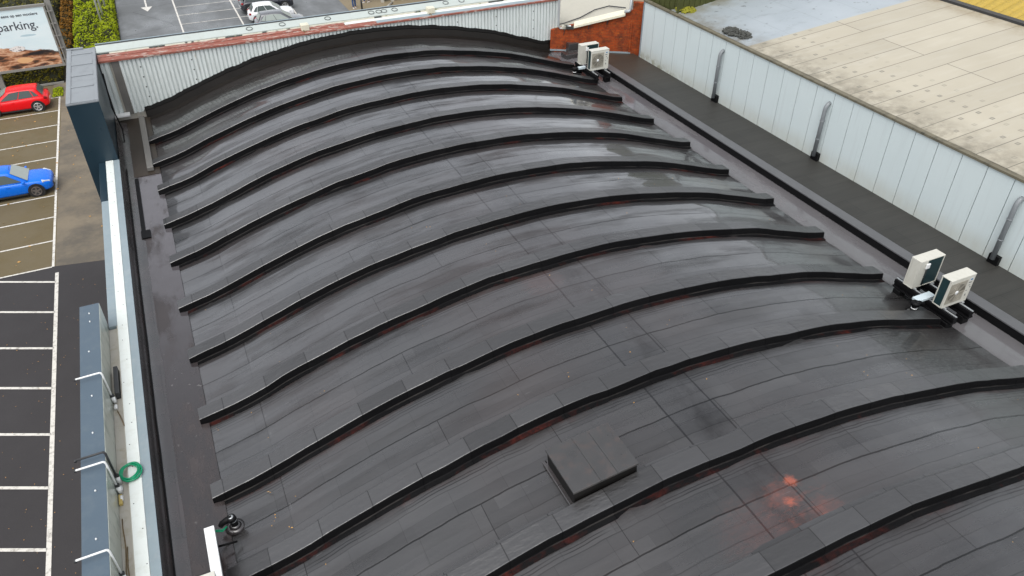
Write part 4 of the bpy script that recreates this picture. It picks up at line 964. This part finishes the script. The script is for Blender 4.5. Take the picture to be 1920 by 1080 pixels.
# ------------------------------------------------------------------ people, bollard, shopfront
def skinmesh(name, pts, edges, rad, mat, parent):
    me = bpy.data.meshes.new(name); me.from_pydata(pts, edges, []); me.materials.append(MT[mat]); o = bpy.data.objects.new(name, me); col.objects.link(o); o.parent = parent
    m = o.modifiers.new('skin', 'SKIN'); m.use_smooth_shade = True
    if not me.skin_vertices: me.skin_vertices.new()
    for i, r in enumerate(rad): me.skin_vertices[0].data[i].radius = (r, r)
    me.skin_vertices[0].data[0].use_root = True
    s = o.modifiers.new('subsurf', 'SUBSURF'); s.levels = s.render_levels = 2
    return o
def person(loc, rz, label, stride, top):
    t = thing('person', label, 'person', loc, rz)
    s = stride
    pts = [(0,0,.95),(0,0,1.15),(0,0,1.38),(0,0,1.5),(0,.01,1.60),(0,.01,1.72),
           (.1,0,.9),(.11,s*.5,.5),(.11,s,.09),(.11,s+.14,.04),(-.1,0,.9),(-.11,-s*.35,.5),(-.11,-s,.10),(-.11,-s+.14,.05),
           (.19,0,1.42),(.25,-s*.3,1.15),(.26,-s*.3+.1,.90),(.265,-s*.3+.13,.80),(-.19,0,1.42),(-.25,s*.3,1.15),(-.26,s*.3+.1,.90),(-.265,s*.3+.13,.80)]
    ed = [(0,1),(1,2),(2,3),(3,4),(4,5),(0,6),(6,7),(7,8),(8,9),(0,10),(10,11),(11,12),(12,13),(2,14),(14,15),(15,16),(16,17),(2,18),(18,19),(19,20),(20,21)]
    rad = [.13,.12,.13,.06,.085,.07,.085,.06,.042,.04,.085,.06,.042,.04,.06,.045,.035,.03,.06,.045,.035,.03]
    skinmesh('body', pts, ed, rad, 'skin', t)
    skinmesh('trousers', [pts[0], pts[6], pts[7], (pts[8][0], pts[8][1], .13), pts[10], pts[11], (pts[12][0], pts[12][1], .14)], [(0,1),(1,2),(2,3),(0,4),(4,5),(5,6)], [.15,.105,.085,.075,.105,.085,.075], 'jeans', t)
    skinmesh('jacket', [(0,0,.98),(0,0,1.18),(0,0,1.40),pts[14],pts[15],pts[16],pts[18],pts[19],pts[20]], [(0,1),(1,2),(2,3),(3,4),(4,5),(2,6),(6,7),(7,8)], [.16,.155,.15,.085,.065,.05,.085,.065,.05], top, t)
    skinmesh('hair', [(0,-.02,1.66),(0,-.02,1.75)], [(0,1)], [.095,.075], 'dark_cloth', t)
    for sx, fy in ((1, pts[8][1]), (-1, pts[12][1])):
        b = MB(); b.box(sx*.11-.05, sx*.11+.05, fy-.08, fy+.2, 0, .09); b.build('shoe', 'plate', t, bevel=.03)
person((16.5, 69.3, ZG), R(180), 'person in blue jeans standing on the tan pavement', .06, 'dark_cloth')
person((18.0, 70.6, ZG), R(120), 'person in dark jeans walking past the shop columns', .2, 'jeans')
t = thing('bollard', 'short black bollard between the two people', 'bollard', (17.05, 68.8, ZG)); b = MB(); b.cyl((0, 0, 0), (0, 0, 1), .08, .08, 1.0, 14); b.build('post', 'dgrey', t, True); b = MB(); b.cyl((0, 0, 1.0), (0, 0, 1), .085, .04, .06, 14); b.build('cap', 'dgrey', t, True)
b = MB(); b.tube([(18.4, 67.0, ZG+.1), (20.0, 69.3, ZG+.1)], .1, 8); tag(b.build('kerb_rail', 'cream', smooth=True), 'low pale rail lying along the pavement by the shop', 'rail')
sh = thing('shop_building', 'shopfront with cream columns and dark glass beyond the gable wall', 'building', (19.2, 69.2, ZG))
boxobj('wall', 'brick', (3.2, 22, .9, 12, 0, 5), sh)
boxobj('glazing', 'glass', (.2, 3.19, 1.2, 1.3, 0, 3.4), sh)
for x in (.0, .95, 1.9, 2.85): boxobj('column', 'cream', (x, x+.26, .7, 1.0, 0, 3.5), sh)
boxobj('door', 'dgrey', (1.25, 1.88, 1.05, 1.12, 0, 2.3), sh)
boxobj('roof', 'dgrey', (-.3, 22, .4, 12, 5.0, 5.3), sh)

# ------------------------------------------------------------------ fallen leaves and grit
b = MB(); rg = random.Random(4)
def lf(x, y, z, s):
    m = Matrix.Translation((x, y, z)) @ Matrix.Rotation(rg.uniform(0, 6.28), 4, 'Z') @ Matrix.Rotation(rg.uniform(-.5, .5), 4, 'X')
    b.face([m @ Vector(p) for p in ((-s, 0, 0), (0, -s*.6, .01), (s, 0, 0), (0, s*.6, .01))])
for k in range(120): lf(rg.uniform(-12, -4), rg.uniform(36, 57), ZG+.03, rg.uniform(.03, .09))
for k in range(150): lf(rg.uniform(-9, -3.8), rg.uniform(12, 34), ZG+.03, rg.uniform(.012, .03))
for k in range(90):
    x, y = rg.uniform(-1, 17), rg.uniform(3.5, 20)
    if min(abs(y-r-.2) for r in RY) > .5: lf(x, y, prof(x)-.17, rg.uniform(.008, .022))
for (x, y) in ((-.4, 10.8), (-.3, 10.9), (-.35, 11.6), (-.1, 10.5), (-1, 14.1), (6.3, 10.6), (12.6, 8.2), (13.7, 7.9)):
    for k in range(2): lf(x+rg.uniform(-.1, .1), y+rg.uniform(-.1, .1), prof(x)-.165, rg.uniform(.01, .028))
o = b.build('fallen_leaves', 'leafdry'); o['kind'] = 'stuff'; tag(o, 'scattered dry yellow leaves on roof and parking lot', 'leaves')
